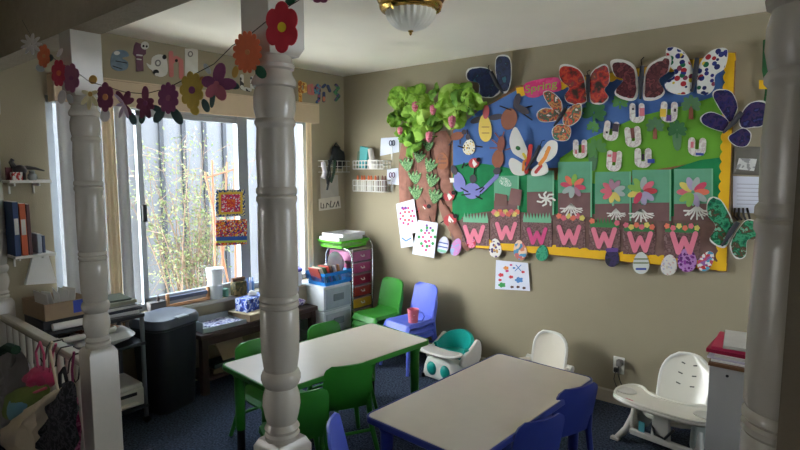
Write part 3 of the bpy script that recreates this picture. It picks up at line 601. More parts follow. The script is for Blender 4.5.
MB().ell((0,-.045,.055),(.03,.035,.03)).tube([(0,-.045,.055),(0,-.01,.07),(0,.03,.065),(0,.075,.052)],[.02,.012,.008,.004],8).tube([(0,-.07,.07),(0,-.085,.10),(0,-.075,.115)],[.016,.012,.01],8).build('body', M_toy, fg)
for y in (-.06,-.03): MB().cyl((.012,y,.05),(.016,y,0),.009,.008,8).cyl((-.012,y,.05),(-.016,y,0),.009,.008,8).build('leg', M_toy, fg)
o = MB().box((0,0,.022),(.05,.045,.044)).build('small_box', paint('red white box',[(220,214,206),(190,60,60),(220,214,206)],30)); o.location = (.13,-2.675,1.519); tag(o, 'small red and white box on the upper left shelf', 'box')
o = MB().box((0,0,.035),(.02,.03,.07)).build('small_box', mt('maroon card',(110,50,60),.6)); o.location = (.06,-2.69,1.519); tag(o, 'small maroon upright box behind the red and white one on the upper left shelf', 'box')
o = MB().lathe([(.018,0),(.024,.012),(.022,.03),(.012,.04),(.016,.05),(0,.056)],14).build('glass_jar', mt('grey glass',(140,142,140),.2)); o.location = (.135,-2.60,1.519); tag(o, 'small grey jar in front of the toy on the upper left shelf', 'jar')
# ---- trash bin
tb = thing('trash_bin', 'tall black plastic trash bin with flat grey lid beside the dark bench', 'trash bin', (.235,-1.925,0), R(16))
def rr_ring(w, d, z, n=7): return [(x,y,z) for x,y in rrect(w,d,min(w,d)*.28,n)]
m = MB(); lv = [rr_ring(.255,.30,.0),rr_ring(.262,.31,.05),rr_ring(.30,.355,.55),rr_ring(.315,.372,.555),rr_ring(.315,.372,.585)]; n = len(lv[0]); m.add(sum(lv,[]), [(i*n+k,i*n+(k+1)%n,(i+1)*n+(k+1)%n,(i+1)*n+k) for i in range(4) for k in range(n)]+[tuple(range(n))[::-1]]); m.build('bin_body', mt('black bin plastic',(24,26,31),.5,var=.08), tb)
m = MB(); lv = [rr_ring(.325,.382,.570),rr_ring(.325,.382,.600),rr_ring(.30,.357,.622),rr_ring(.20,.25,.632)]; m.add(sum(lv,[]), [(i*n+k,i*n+(k+1)%n,(i+1)*n+(k+1)%n,(i+1)*n+k) for i in range(3) for k in range(n)]+[tuple(range(n))[::-1],tuple(3*n+k for k in range(n))]); m.build('bin_lid', mt('dark grey bin lid',(70,76,86),.4,var=.05), tb)
m = MB().box((.145,.0,.622),(.05,.09,.012)); plab(m.build('lid_button', mt('light grey button',(128,132,138),.4), tb, bevel=.004), 'light grey lid button')
# ---- dark wooden bench with shelf
BX0, BX1, BY0, BY1, BZ = .03, .315, -1.715, -.66, .44
bn = thing('wooden_bench', 'dark wooden bench table with lower shelf under the window', 'bench', ((BX0+BX1)/2,(BY0+BY1)/2,0))
MB().box2((BX0,BY0-.01,BZ-.035),(BX1+.012,BY1+.01,BZ)).build('bench_top', M_dk, bn, bevel=.005, world=True)
MB().box2((BX1-.03,BY0+.04,BZ-.09),(BX1-.01,BY1-.04,BZ-.035)).build('apron', M_dk, bn, world=True)
for x in (BX0+.025,BX1-.025):
    for y in (BY0+.03,BY1-.03): MB().box2((x-.025,y-.025,0),(x+.025,y+.025,BZ-.035)).build('leg', M_dk, bn, bevel=.004, world=True)
MB().box2((BX0+.01,BY0+.02,.09),(BX1-.012,BY1-.02,.112)).build('lower_shelf', M_dk, bn, bevel=.003, world=True)
rn = random.Random(11); z0 = .1125
cols = [(96,84,60),(48,66,60),(130,104,74),(70,60,56),(104,110,112),(40,44,52),(120,60,50),(150,140,110)]
names = ['game_box','storage_box','picture_book','folder','book']
y = BY0+.20
spots = [(-1.50,.0,.16,.20,.035,0,'olive flat box'),(-1.50,.036,.15,.18,.03,1,'dark green box'),(-1.22,.0,.17,.22,.04,2,'tan wooden box'),(-1.22,.041,.15,.2,.05,3,'dark brown box'),(-.95,.0,.16,.2,.05,4,'grey box'),(-.95,.051,.15,.18,.03,6,'dull red book')]
for i, (yc, dz, dx, dy, h, ci, lab) in enumerate(spots):
    o = MB().box((0,0,h/2),(dx,dy,h-.0008)).build('book' if 'book' in lab else 'storage_box', mt('shelf item %d' % i, cols[ci], .7, var=.08), None, bevel=.003); o.location = (.19,yc,z0+dz+.0004); o.rotation_euler.z = rn.uniform(-.1,.1); tag(o, lab+(' lying' if dz else ' lowest')+' on the lower shelf of the dark bench, '+('left part' if yc < -1.4 else 'middle part' if yc < -1.1 else 'right part'), 'book' if 'book' in lab else 'box')
o = MB(); o.add([(.27,-1.52,.20),(.27,-1.30,.20),(.14,-1.30,.34),(.14,-1.52,.34),(.262,-1.52,.195),(.262,-1.30,.195),(.132,-1.30,.335),(.132,-1.52,.335)],[(0,1,2,3),(7,6,5,4),(0,4,5,1),(1,5,6,2),(2,6,7,3),(3,7,4,0)]); single(o,'cardboard_flap',M_card,'brown cardboard sheet leaning above the boxes inside the dark bench','cardboard')
# on the bench: magazine tray, magazines, boxes
tp = thing('paper_tray', 'grey open plastic tray holding a magazine on the bench beside the bin', 'tray', (.175,-1.51,BZ), R(-3))
M_tray = mt('grey plastic tray',(150,158,160),.4)
MB().box((0,0,.004),(.26,.34,.007)).build('tray_bottom', M_tray, tp)
for c, d in (((-.13,0,.03),(.006,.34,.05)),((.13,0,.020),(.006,.34,.032)),((0,-.17,.04),(.26,.006,.072)),((0,.17,.014),(.26,.006,.018))): MB().box(c,d).build('tray_wall', M_tray, tp, bevel=.0025)
o = MB().box((0,0,.004),(.20,.24,.008)).build('magazine', paint('purple printed page',[(216,214,226),(120,116,160),(222,222,230),(160,160,196),(70,70,90)],16)); o.location = (.175,-1.48,BZ+.0082); o.rotation_euler.z = .25; tag(o, 'lavender printed magazine lying in the grey tray', 'magazine')
o = MB().box((0,0,.028),(.20,.28,.056)).build('cardboard_box', M_card, None, bevel=.003); o.location = (.19,-1.18,BZ); o.rotation_euler.z = R(6); tag(o, 'flat brown cardboard box under the tissue box on the bench', 'box')
o = MB().box((0,0,.005),(.24,.30,.009)).build('paper_pad', mt('cream paper pad',(206,190,160),.8), None); o.location = (.195,-1.19,BZ+.0565); o.rotation_euler.z = R(10); tag(o, 'cream paper pad lying on the flat cardboard box on the bench', 'paper')
tz_ = BZ+.0665
o = thing('tissue_box', 'blue and white patterned tissue box on the bench near the middle post', 'tissue box', (.19,-1.20,tz_), R(12)); MB().box((0,0,.05),(.12,.25,.098)).build('carton', paint('blue tissue print',[(60,80,170),(196,206,230),(70,96,190),(40,52,120)],26), o, bevel=.003); MB().puff([(x,y,.112) for x,y in el(0,0,.02,.05,0,14)],(0,0,1),.02,.03,4,.02).build('tissue', M_papw, o); MB().box((.0605,.06,.05),(.002,.11,.085)).build('end_flap', mt('dark navy print',(34,38,62),.6), o)
# window sill items
M_clear = mt('translucent white plastic',(222,226,228),.35,trans=.25)
q = onz(212,297,.602); q.x = .02
cpz = thing('plastic_tub', 'clear frosted plastic tub on the window sill under the white cup', 'tub', (q.x,q.y,.600)); MB().lathe([(.044,0),(.049,.003),(.056,.10),(.059,.104),(.056,.104),(.045,.006),(0,.005)],24).build('tub_body', M_clear, cpz)
cz = thing('white_cup', 'white plastic cup stacked on the frosted tub in the window', 'cup', (q.x,q.y,.7045)); MB().lathe([(.046,0),(.050,.002),(.063,.120),(.066,.124),(.066,.13),(.060,.13),(.047,.006),(0,.005)],24).build('cup_body', mt('white plastic cup',(232,234,236),.4), cz)
ab = thing('wooden_rack', 'low wooden rack with two uprights on the window sill', 'rack', (.02,-1.63,.60)); M_pine = mt('pine wood',(176,130,92),.6,var=.12)
ya, yb = -1.79, -1.475
for y in (ya,yb): MB().box((.02,y,.65),(.02,.018,.10)).build('upright', M_pine, ab, world=True)
MB().box2((.012,ya,.602),(.028,yb,.622)).build('lower_rail', M_pine, ab, world=True); plab(MB().box2((.013,ya,.648),(.027,yb,.676)).build('upper_rail', mt('grey blue painted wood',(86,94,118),.6), ab, world=True),'grey blue rail'); MB().cyl((.04,ya,.61),(.04,yb,.61),.006,.006,8).build('dowel', M_pine, ab, world=True)
o = MB().box((0,0,.032),(.06,.11,.064)).build('small_crate', mt('grey brown crate',(96,92,90),.7), None, bevel=.003); o.location = (.025,-1.875,.60); tag(o, 'small grey-brown box on the window sill above the trash bin', 'box')
o = MB().lathe([(.009,0),(.010,.02),(.004,.03),(.004,.045),(0,.047)],10).build('glue_bottle', mt('dark bottle',(70,60,58),.5)); o.location = (.025,-1.86,.664); tag(o, 'tiny dark bottle standing on the small grey-brown box', 'bottle')
o = MB().box((0,0,.055),(.075,.10,.11)).build('wooden_box', paint('mossy wood box',[(98,88,50),(70,70,44),(130,110,70)],20), None, bevel=.003); o.location = (.062,-1.235,.60); tag(o, 'mossy brown box on the window sill beside the hanging picture', 'box')
o = MB().cyl((0,-.055,0),(0,.055,0),.016,.016,12).build('wooden_roller', mt('brown log',(120,88,70),.7)); o.location = (.062,-1.24,.727); tag(o, 'short brown wooden roller on top of the mossy box', 'roller')
o = MB().lathe([(.02,0),(.022,.004),(.022,.06),(.016,.064),(0,.064)],16).build('paint_jar', mt('green jar',(90,140,116),.4)); o.location = (.03,-1.33,.60); tag(o, 'small green jar on the window sill beside the frosted tub', 'jar')
for i, (y, c, lab) in enumerate(((-1.15,(90,130,200),'blue'),(-1.125,(200,210,226),'white'),(-1.10,(110,150,210),'pale blue'))):
    o = MB().lathe([(.011,0),(.012,.08),(.005,.095),(.005,.12),(0,.122)],12).build('glue_bottle', mt('bottle '+lab, c, .4)); o.location = (.055,y,.60); tag(o, lab+' slim bottle on the window sill behind the tissue box', 'bottle', 'slim bottles on the sill')
o = MB().puff([(x,y,.03) for x,y in rose(0,0,.07,.09,7,.3)],(0,0,1),.03,.035,4,.02,3).build('fabric_bow', paint('lavender fabric',[(150,130,190),(206,200,220),(96,90,150)],30)); o.location = (.18,-.76,BZ); tag(o, 'crumpled lavender cloth at the right end of the dark bench', 'cloth')
# pictures hanging in the window
def picture(px, name, label, mat, border=None, offx=-.015):
    q = [onx(x,y,offx) for x,y in px]; c = sum(q,Vector())/4; o = thing(name, label, 'picture', c, 0, 'painted pictures hanging in the window')
    MB().slab(q,[p-Vector((.003,0,0)) for p in q]).build('sheet', mat, o, world=True)
    if border:
        b0, bm_ = border
        for k, (i, col) in enumerate(b0):
            qq = [c+(p-c)*i+Vector((.0006*(k+1),0,0)) for p in q]; MB().slab(qq,[p-Vector((.0005,0,0)) for p in qq]).build('painted_panel', col, o, world=True)
    a_ = (q[0]+q[1])/2; MB().tube([a_,a_+Vector((0,0,.05))],.001,4).build('thread', M_papw, o, world=True)
picture([(216,190),(245,189.5),(245,216),(216,217)],'framed_painting','square painting with blue dotted border and pink centre hanging in the window, upper of two',paint('blue dotted border',[(40,60,130),(226,210,150),(44,84,140),(40,60,110),(230,214,150)],110,vor=True),([(.82,mt('mustard band',(222,184,60),.7)),(.66,paint('pink white mosaic',[(214,50,90),(236,220,226),(140,40,120),(226,80,40),(230,60,110)],110,vor=True)),(.30,paint('orange red mosaic',[(226,80,40),(206,40,60),(236,130,50)],110,vor=True))],0))
picture([(216,220.5),(247,219),(247,244),(216,246)],'framed_painting','painting of bright dabs with a blue stripe hanging in the window, lower of two',paint('bright dabs',[(220,60,40),(240,170,40),(40,40,60),(200,60,110),(230,220,200),(110,60,140),(226,100,40)],100,vor=True),None)
pt = bpy.data.objects['framed_painting.001'] if 'framed_painting.001' in bpy.data.objects else None
q = [onx(x,y,-.012) for x,y in ((216,237),(247,236),(247,240),(216,241))]; MB().slab(q,[p-Vector((.001,0,0)) for p in q]).build('blue_stripe', mt('blue stripe paint',(40,90,170),.6), pt, world=True)
q = [onx(x,y,-.012) for x,y in ((216,241),(247,240),(247,242),(216,243))]; MB().slab(q,[p-Vector((.001,0,0)) for p in q]).build('yellow_stripe', mt('yellow green stripe paint',(190,200,70),.6), pt, world=True)
# ---- white drawer units, blue basket
M_dr = mt('milky grey drawer plastic',(168,176,184),.35,trans=.0); M_drf = mt('white drawer frame',(206,210,212),.4)
def drawers(x0,x1,y0,y1,z0,z1,label):
    t = thing('drawer_unit', label, 'drawer unit', ((x0+x1)/2,(y0+y1)/2,z0), 0, 'plastic drawer units')
    MB().box2((x0,y0,z0),(x1,y1,z1)).build('unit_frame', M_drf, t, bevel=.008, world=True)
    d = MB().box2((x1,y0+.02,z0+.02),(x1+.008,y1-.02,z1-.02)).build('drawer_front', M_dr, t, bevel=.006, world=True)
    yc = (y0+y1)/2; zc = (z0+z1)/2; MB().box2((x1+.008,yc-.06,zc-.025),(x1+.014,yc+.06,zc+.035)).build('handle', mt('grey drawer handle',(120,128,134),.4), d, bevel=.004, world=t)
    return t
for o in (drawers(.03,.405,-.655,-.335,.0,.195,'lowest milky plastic drawer unit in the stack beside the bench'),drawers(.03,.405,-.655,-.335,.196,.392,'middle milky plastic drawer unit in the stack beside the bench'),drawers(.03,.405,-.655,-.335,.393,.605,'top milky plastic drawer unit, the one under the blue basket')) : pass
def basket(c, w, d, h, mat, label, rz=0, name='basket'):
    t = thing(name, label, 'basket', c, rz); k = .86
    MB().box((0,0,.004),(w*k,d*k,.006)).build('basket_floor', mat, t)
    def side(a0, b0, a1, b1, m):              # solid band top and bottom, slats between
        for z0, z1 in ((0,.28),(.80,1.0)):
            p = []
            for (a, b), z in (((a0,b0),z0),((a1,b1),z0),((a1,b1),z1),((a0,b0),z1)): q = k+(1-k)*z; p.append((a*q,b*q,h*z))
            n_ = Vector((b1-b0,a0-a1,0)).normalized()*.003; m.slab([Vector(x)+n_ for x in p],[Vector(x)-n_ for x in p])
        L = math.hypot(a1-a0,b1-b0); ns = max(4,int(L/.018))
        for i in range(ns+1):
            f = i/ns; a, b = a0+(a1-a0)*f, b0+(b1-b0)*f; q0 = k+(1-k)*.25; q1 = k+(1-k)*.83; m.tube([(a*q0,b*q0,h*.25),(a*q1,b*q1,h*.83)],.0032,5)
    m = MB(); X, Y = w/2, d/2; side(-X,-Y,X,-Y,m); side(X,-Y,X,Y,m); side(X,Y,-X,Y,m); side(-X,Y,-X,-Y,m); m.build('basket_wall', mat, t)
    MB().tube([(-X,-Y,h),(X,-Y,h),(X,Y,h),(-X,Y,h)],.006,8,closed=True).build('basket_rim', mat, t); return t
M_bb = mt('bright blue plastic',(34,128,206),.4); M_gb = mt('lime green plastic',(96,190,48),.4)
basket((.28,-.47,.606), .24, .335, .105, M_bb, 'bright blue plastic basket of books on the milky drawers')
rn = random.Random(4)
bkc = [((150,60,50),'dull red'),((206,190,170),'cream'),((70,96,70),'dark green'),((196,70,60),'red'),((90,70,60),'brown'),((222,220,216),'white'),((180,130,80),'tan')]
for i, (c, nm) in enumerate(bkc):
    o = MB().box((0,0,.075),(.13,.010,.15)).build('picture_book', mt('book cover '+nm, c, .6), None, bevel=.001); o.location = (.285,-.60+i*.034,.618); o.rotation_euler = (R(24-i*1.5),0,rn.uniform(-.05,.05)); tag(o, nm+' thin book leaning in the bright blue basket', 'book', 'books in the blue basket')
o = MB().puff([(.30,-.47+y,.74+z) for y,z in smooth([(-.05,-.06),(.14,-.07),(.17,.05),(.05,.15),(-.05,.10)],2)],(1,0,.2),.03,.035,5,.02,8); single(o,'plastic_bag',mt('clear crinkled plastic bag',(216,218,220),.2,trans=.5),'clear crinkled plastic bag bulging over the blue basket','bag')
# tub with purple lid on the sill corner behind post
tq = thing('food_tub', 'clear tub with purple lid in the window corner behind the middle post', 'tub', (.12,-.72,.60))
MB().lathe([(.05,0),(.054,.004),(.058,.12),(.058,.125)],24).build('tub_body', M_clear, tq); plab(MB().lathe([(.062,.122),(.064,.126),(.064,.14),(.058,.146),(0,.146)],24).build('tub_lid', mt('purple lid',(96,88,180),.4), tq), 'purple lid')
tst = MB().box2((.03,-.80,.44),(.20,-.665,.599)); single(tst,'storage_box',mt('tan storage box',(150,140,120),.7),'tan box standing under the purple-lidded tub at the bench end','box')
# ---- coloured drawer cart in the corner
cc = thing('drawer_cart', 'chrome frame drawer cart with pink, red and yellow drawers in the corner', 'cart', (.24,-.185,0)); M_chr = mt('chrome tube',(190,192,194),.2,1.0,var=.02)
X0, X1, Y0, Y1 = .07, .40, -.315, -.055
for y, q in ((Y0,-.08),(Y1,0)): MB().tube([(X1,y,.03),(X1,y,.90+q),(X1-.03,y,.95+q),(X1-.08,y,.965+q),(X0+.08,y,.965+q),(X0+.03,y,.95+q),(X0,y,.90+q),(X0,y,.03)],.0095,10).build('side_frame', M_chr, cc, world=True)
for z in (.06,.88): MB().tube([(X1,Y0,z),(X1,Y1,z)],.007,8).tube([(X0,Y0,z),(X0,Y1,z)],.007,8).build('cross_bar', M_chr, cc, world=True)
for x in (X0,X1):
    for y in (Y0,Y1): MB().cyl((x,y-.01,.02),(x,y+.01,.02),.02,.02,12).build('caster', M_blk, cc, world=True)
dc = [((170,96,140),'pale pink'),((160,64,112),'hot pink'),((140,34,64),'crimson'),((150,56,46),'red orange'),((176,146,40),'yellow'),((150,160,50),'olive green'),((60,110,80),'dark green')]
z = .855
for i, (c, nm) in enumerate(dc):
    h = .085; d = MB().box2((X0+.02,Y0+.014,z-h),(X1-.004,Y1-.014,z)).build('drawer', mt('drawer '+nm, c, .35, trans=0), cc, bevel=.006, world=True); plab(d, nm+' drawer')
    MB().box2((X0+.015,Y0+.010,z+.001),(X1+.004,Y1-.010,z+.009)).build('drawer_rim', mt('clear grey drawer rim',(150,130,140),.3), d, bevel=.002, world=cc); MB().tube([(X1,-.205,z-.03),(X1+.012,-.20,z-.042),(X1+.012,-.17,z-.042),(X1,-.165,z-.03)],.005,6).build('knob', M_pw, d, world=cc)
    z -= .105

basket((.225,-.245,.895), .30, .345, .062, M_gb, 'lime green plastic basket on top of the drawer cart')
o = MB().box((0,0,.006),(.26,.27,.012)).build('paper_pad', mt('white pad in basket',(214,210,206),.8), None); o.location = (.225,-.25,.904); tag(o,'white papers lying inside the lime green basket','paper')
for i, (dx, dy, lab) in enumerate(((0,0,'lower white plastic tray stacked on the lime green basket'),(.012,.02,'upper white plastic tray stacked on the lime green basket'))):
    t = thing('letter_tray', lab, 'tray', (.22+dx,-.27+dy,.958+i*.032), R(3*i), 'white trays on the basket'); M_lt = mt('white grey tray',(206,206,208),.4)
    MB().box((0,0,.003),(.25,.29,.005)).build('tray_bottom', M_lt, t); m = MB()
    for c, d in (((-.125,0,.016),(.005,.29,.03)),((.125,0,.016),(.005,.29,.03)),((0,-.145,.016),(.25,.005,.03)),((0,.145,.016),(.25,.005,.03))): m.box(c,d)
    m.build('tray_wall', M_lt, t, bevel=.002)
# ================================================================== bulletin board and everything pinned to the board wall
def wthing(name, label, cat, px, off, group=None): q = ony(px[0],px[1],0); return thing(name, label, cat, (q.x,-off,q.z), 0, group)
bd = wthing('bulletin_board', 'big bulletin board covered with a paper garden of sky, grass and soil', 'bulletin board', (600,160), .0)
P_sky = mt('blue poster paper',(78,114,176),.9,var=.10,scale=5,bump=.5,bscale=14); P_lime = mt('lime poster paper',(104,164,52),.9,var=.1,scale=5); P_grn = mt('emerald poster paper',(26,128,76),.9,var=.16,scale=8,bump=.6,bscale=22); P_brn = mt('brown poster paper',(116,90,84),.9,var=.2,scale=12,bump=.6,bscale=24); P_yel = mt('yellow border paper',(232,182,24),.7,var=.04)
P_paleg = mt('pale green paper',(104,168,136),.9,var=.06); P_tree = mt('tree brown kraft paper',(146,102,88),.95,var=.22,scale=14,bump=1.0,bscale=30)
b_ = W_(.0185,.018); m = MB(); b_(m, [(452,130),(516,86),(736,52),(727,272),(470,248),(450,236)]); m.build('board_backing', mt('cork board',(150,110,74),.9,var=.2,scale=60), bd, world=True)
def bpart(name, pts, mat, off, lab=None): m = MB(); W_(off)(m, pts); o = m.build(name, mat, bd, world=True); 
bpart('sky_paper', [(453,131),(480,110),(517,90),(560,86),(733,58),(728,130),(600,166),(453,172)], P_sky, .0198)
bpart('grass_paper', [(556,186),(560,158),(590,138),(640,116),(690,104),(729,92),(725,158),(640,172),(600,190)], P_lime, .0216)
bpart('meadow_paper', [(453,166),(470,162),(500,166),(556,180),(620,186),(700,160),(724,157),(722,212),(600,226),(452,220)], P_grn, .0234)
hum = [(450,226),(470,214),(500,210),(540,214),(600,214),(660,218),(721,210),(719,266),(600,258),(470,246),(452,240)]
bpart('soil_paper', hum, P_brn, .0252)
def scal(x0,y0,x1,y1,w,n,side):              # scalloped strip
    L = [(x0+(x1-x0)*i/n, y0+(y1-y0)*i/n) for i in range(n+1)]; out = []; dx, dy = x1-x0, y1-y0; l = math.hypot(dx,dy); nx, ny = -dy/l*side, dx/l*side
    for i in range(n):
        a, b = L[i], L[i+1]
        for k in range(6): t = k/6; h = w*(.78+.22*math.sin(math.pi*t)); out.append((a[0]+(b[0]-a[0])*t+nx*h, a[1]+(b[1]-a[1])*t+ny*h))
    out.append((x1+nx*w*.78,y1+ny*w*.78)); return out+[(x1,y1),(x0,y0)]
bpart('border_strip', scal(735,53,726,271,11,22,1), P_yel, .0272)
bpart('border_strip', scal(471,247,726,271,10,26,-1), P_yel, .0268)
bpart('border_strip', scal(516,88,735,53,9,22,1), P_yel, .0264)
# ---- big flying butterflies
M_body = mt('dark grey felt body',(62,62,68),.9,var=.15)
def bend(mb, ax0, ax1, k, off):              # tilts a whole wing off the wall, away from the body line
    a = ony(*ax0,0); b = ony(*ax1,0); d = (b-a).normalized(); n_ = Vector((d.z,0,-d.x)); c = sum(mb.v,Vector())/len(mb.v)
    if (c-a).dot(n_) < 0: n_ = -n_
    for v in mb.v: v.y -= k*max(-.02,(Vector((v.x,0,v.z))-Vector((a.x,0,a.z))).dot(n_))
def butterfly(label, wings, body, ants, mats, rim=None, off=.040, lift=.18, fill=.93, group='painted paper butterflies', strokes=()):
    cx = sum(p[0] for p in body)/len(body); cy = sum(p[1] for p in body)/len(body)
    t = wthing('paper_butterfly', label, 'butterfly', (cx,cy), off, group); a0, a1 = body[0], body[-1]
    for i, w in enumerate(wings):
        w = cat(w); c = (sum(p[0] for p in w)/len(w), sum(p[1] for p in w)/len(w)); m = MB(); W_(off,.002)(m,w); bend(m,a0,a1,lift,off)
        g = m.build('wing', rim or P_white, t, world=True); m = MB(); k = fill; W_(off+.0016,.001)(m,[(c[0]+(x-c[0])*(k+.07*mnoise.noise(Vector((x*.22,y*.22,cx)))), c[1]+(y-c[1])*(k+.07*mnoise.noise(Vector((x*.22,y*.22,cy))))) for x,y in w]); bend(m,a0,a1,lift,off)
        m.build('painted_area', mats[i % len(mats)], g, world=t)
    m = MB(); pts = [ony(x,y,-(off+.008)) for x,y in body]; n_ = len(pts); m.tube(pts,[.006+.010*math.sin(math.pi*(.25+.75*i/(n_-1))) for i in range(n_)],10); m.build('body', M_body, t, world=True)
    for p2, w2, m2 in strokes: m = MB(); stroke(W_(off+.0032,.001),m,p2,w2); bend(m,a0,a1,lift,off); m.build('painted_stroke', m2, t, world=True)
    for an in ants: MB().tube([ony(x,y,-(off+.012)) for x,y in an],.0028,6).build('antenna', mt('black pipe cleaner',(18,18,20),.9), t, world=True)
    return t
P_white = mt('white card',(226,224,218),.85,var=.02)
pn = lambda nm, cols, sc_=26, s=0: paint(nm, cols, sc_, .6, 4, seed=s)
navy = pn('navy teal paint',[(14,20,44),(20,30,64),(26,40,76),(18,24,52),(36,90,104)],16); navy2 = pn('navy violet paint',[(26,24,62),(36,34,92),(62,44,88),(24,26,70),(50,60,120)],22,3)
redo = pn('red orange paint',[(56,44,38),(110,44,40),(170,44,40),(190,70,44),(150,44,56),(120,70,60),(196,100,60)],15,1); maro = pn('maroon paint',[(74,32,40),(92,44,50),(70,30,38),(120,60,66),(84,40,44)],24,2)
multi = dabs('multi dabs',(226,226,222),[(30,36,100),(20,100,66),(44,44,120),(170,40,50),(36,50,120),(130,56,80),(216,190,60),(30,40,96)],32,.50); mult2 = pn('mixed brown paint',[(50,60,120),(150,90,60),(196,150,90),(200,70,60),(60,120,90),(110,80,70),(226,220,210)],22,4)
wred = paint('white with red orange dabs',[(230,228,222),(226,224,220),(230,228,222),(214,60,40),(232,190,40),(226,224,220),(230,228,222)],9,vor=True,seed=2); gree = pn('green paint',[(16,80,56),(24,120,84),(60,150,110),(20,90,60),(90,60,40),(120,180,150)],24,5)
butterfly('navy and teal painted butterfly at the top left above the paper tree',[[(497,82),(488,68),(470,69),(469,80),(480,84),(481,96),(492,98),(500,92)],[(497,82),(496,64),(500,56),(512,58),(513,78),(508,92),(502,92)]],[(491,72),(497,84),(503,93)],[[(491,72),(488,68),(489,65)]],[navy])
butterfly('red and orange painted butterfly on the top edge of the board',[[(587,98),(584,76),(574,66),(562,66),(562,80),(570,88),(566,96),(569,103),(580,105),(586,102)],[(590,98),(590,76),(600,66),(609,66),(611,82),(606,90),(610,98),(604,104),(594,104)]],[(588,75),(588,88),(588,102)],[[(588,75),(587,72),(590,70)]],[redo])
butterfly('maroon and white painted butterfly between the red and the spotted one',[[(638,94),(636,68),(624,60),(612,62),(616,76),(624,80),(616,92),(620,98),(632,101)],[(643,96),(646,70),(658,60),(672,57),(670,72),(660,80),(666,92),(660,99),(648,101)]],[(642,66),(641,82),(640,99)],[[(642,66),(641,60),(644,57)]],[maro], fill=.86)
butterfly('white butterfly with blue, green and red spots at the top right',[[(693,88),(692,66),(682,50),(668,49),(669,64),(676,74),(666,84),(670,92),(684,95)],[(697,90),(699,66),(712,51),(728,50),(726,68),(716,76),(715,88),(708,95),(700,94)]],[(697,58),(695,76),(692,92)],[],[multi], fill=.97)
butterfly('navy blue butterfly tilted across the right edge of the board',[[(729,122),(714,98),(718,90),(732,92),(738,106),(735,116)],[(726,132),(706,126),(701,118),(712,112),(728,120)],[(739,120),(748,104),(766,102),(766,124),(752,128),(742,128)],[(735,132),(744,128),(752,134),(748,146),(736,146),(728,138)]],[(742,112),(734,122),(723,133)],[],[navy2], off=.05)
butterfly('brown, blue and green mixed paint butterfly left of the lime grass',[[(560,116),(549,104),(545,93),(553,92),(562,102)],[(558,120),(542,122),(538,114),(546,108),(560,112)],[(564,114),(572,106),(582,104),(582,118),(572,126),(564,124)],[(560,124),(572,128),(570,140),(556,140),(552,130)]],[(566,108),(561,116),(554,126)],[[(566,108),(568,105),(572,106)]],[mult2])
butterfly('white butterfly with red and orange strokes in the middle of the board',[[(530,160),(519,128),(512,138),(513,150),(518,156)],[(527,168),(514,158),(510,164),(514,174),(524,175)],[(537,160),(548,142),(558,142),(558,154),(548,162)],[(534,168),(546,162),(550,172),(540,176),(532,175)]],[(540,146),(534,158),(526,170)],[[(540,146),(542,141),(545,140)]],[P_white], off=.05, fill=.9, strokes=(([(526,172),(528,164),(530,152),(531,146)],4,mt('red poster paint',(190,50,44),.6)),([(529,158),(524,162),(523,170)],2.4,mt('orange poster paint',(226,140,50),.6)),([(541,164),(546,158),(550,148)],4,mt('orange poster paint',(226,140,50),.6)),([(537,172),(542,166)],3.5,mt('red poster paint',(190,50,44),.6)),([(519,148),(519.5,148.5)],4,mt('dark green paint dot',(40,100,50),.6)),([(548,152),(548.5,152)],4,mt('dark green paint dot',(40,100,50),.6)),([(524,154),(526,158)],2.5,mt('yellow poster paint',(230,200,70),.6))))
butterfly('emerald green butterfly on the lower right corner of the board',[[(734,224),(722,200),(710,198),(708,214),(716,226),(710,240),(724,248),(732,236)],[(736,232),(746,220),(757,222),(757,238),(748,240),(746,256),(736,258),(730,246)]],[(738,222),(731,232),(722,246)],[],[gree], off=.05)
# ---- insects
def cut(name, label, cat, pts, mat, off, group=None, extra=(), t=.0015):
    c = (sum(p[0] for p in pts)/len(pts), sum(p[1] for p in pts)/len(pts)); o = wthing(name, label, cat, c, off, group); m = MB(); W_(off,t)(m,pts); m.build(extra[0] if extra and isinstance(extra[0],str) else 'paper_cutout', mat, o, world=True)
    for e in extra:
        if isinstance(e, str): continue
        nm, p2, m2, do = e[:4]; m = MB(); W_(off+do,t)(m,p2) if not (len(e) > 4) else stroke(W_(off+do,.001),m,p2,e[4]); m.build(nm, m2, o, world=True)
    return o
C_bn = mt('brown card',(150,96,76),.9,var=.08); C_dk = mt('dark grey card',(74,70,78),.9); C_lav = mt('lavender card',(126,128,190),.9,var=.05); C_yel = mt('yellow card',(226,198,100),.9,var=.05); C_pnk = mt('rose card',(196,96,104),.9,var=.05); C_red = mt('red card',(176,70,74),.9,var=.06); C_blk = mt('black card',(34,30,32),.9)
def insect(label, body, mat, head, legs, extra=(), off=.030, hm=None):
    ex = ['insect_body', ('insect_head', head, hm or C_dk, .0012)]
    for l in legs: ex.append(('insect_leg', l, hm or C_blk, .0006, 1.3))
    return cut('paper_insect', label, 'insect', body, mat, off, 'paper insects', ex+list(extra))
insect('yellow paper firefly with rose head and grey wings on the blue sky',egg(485,128,6.5,14,-4),C_yel,el(486,112,3.2,7,6),[[(483,104),(486,108)]],[('insect_wing',el(477,120,7,3,-20),C_dk,-.0012),('insect_wing',el(496,117,8,3,-10),C_dk,-.0012),('marking',[(482,127),(489,127)],C_bn,.002,.8),('marking',[(482,133),(489,133)],C_bn,.002,.8)],hm=C_pnk)
insect('brown oval paper beetle with dark wings near the top of the sky',el(509,119,8,11,12),C_bn,el(517,101,3.5,8,14),[[(500,106),(511,110)],[(521,112),(532,120)],[(524,108),(532,106)]],[('insect_wing',el(521,109,9,3.5,28),C_dk,.0012)])
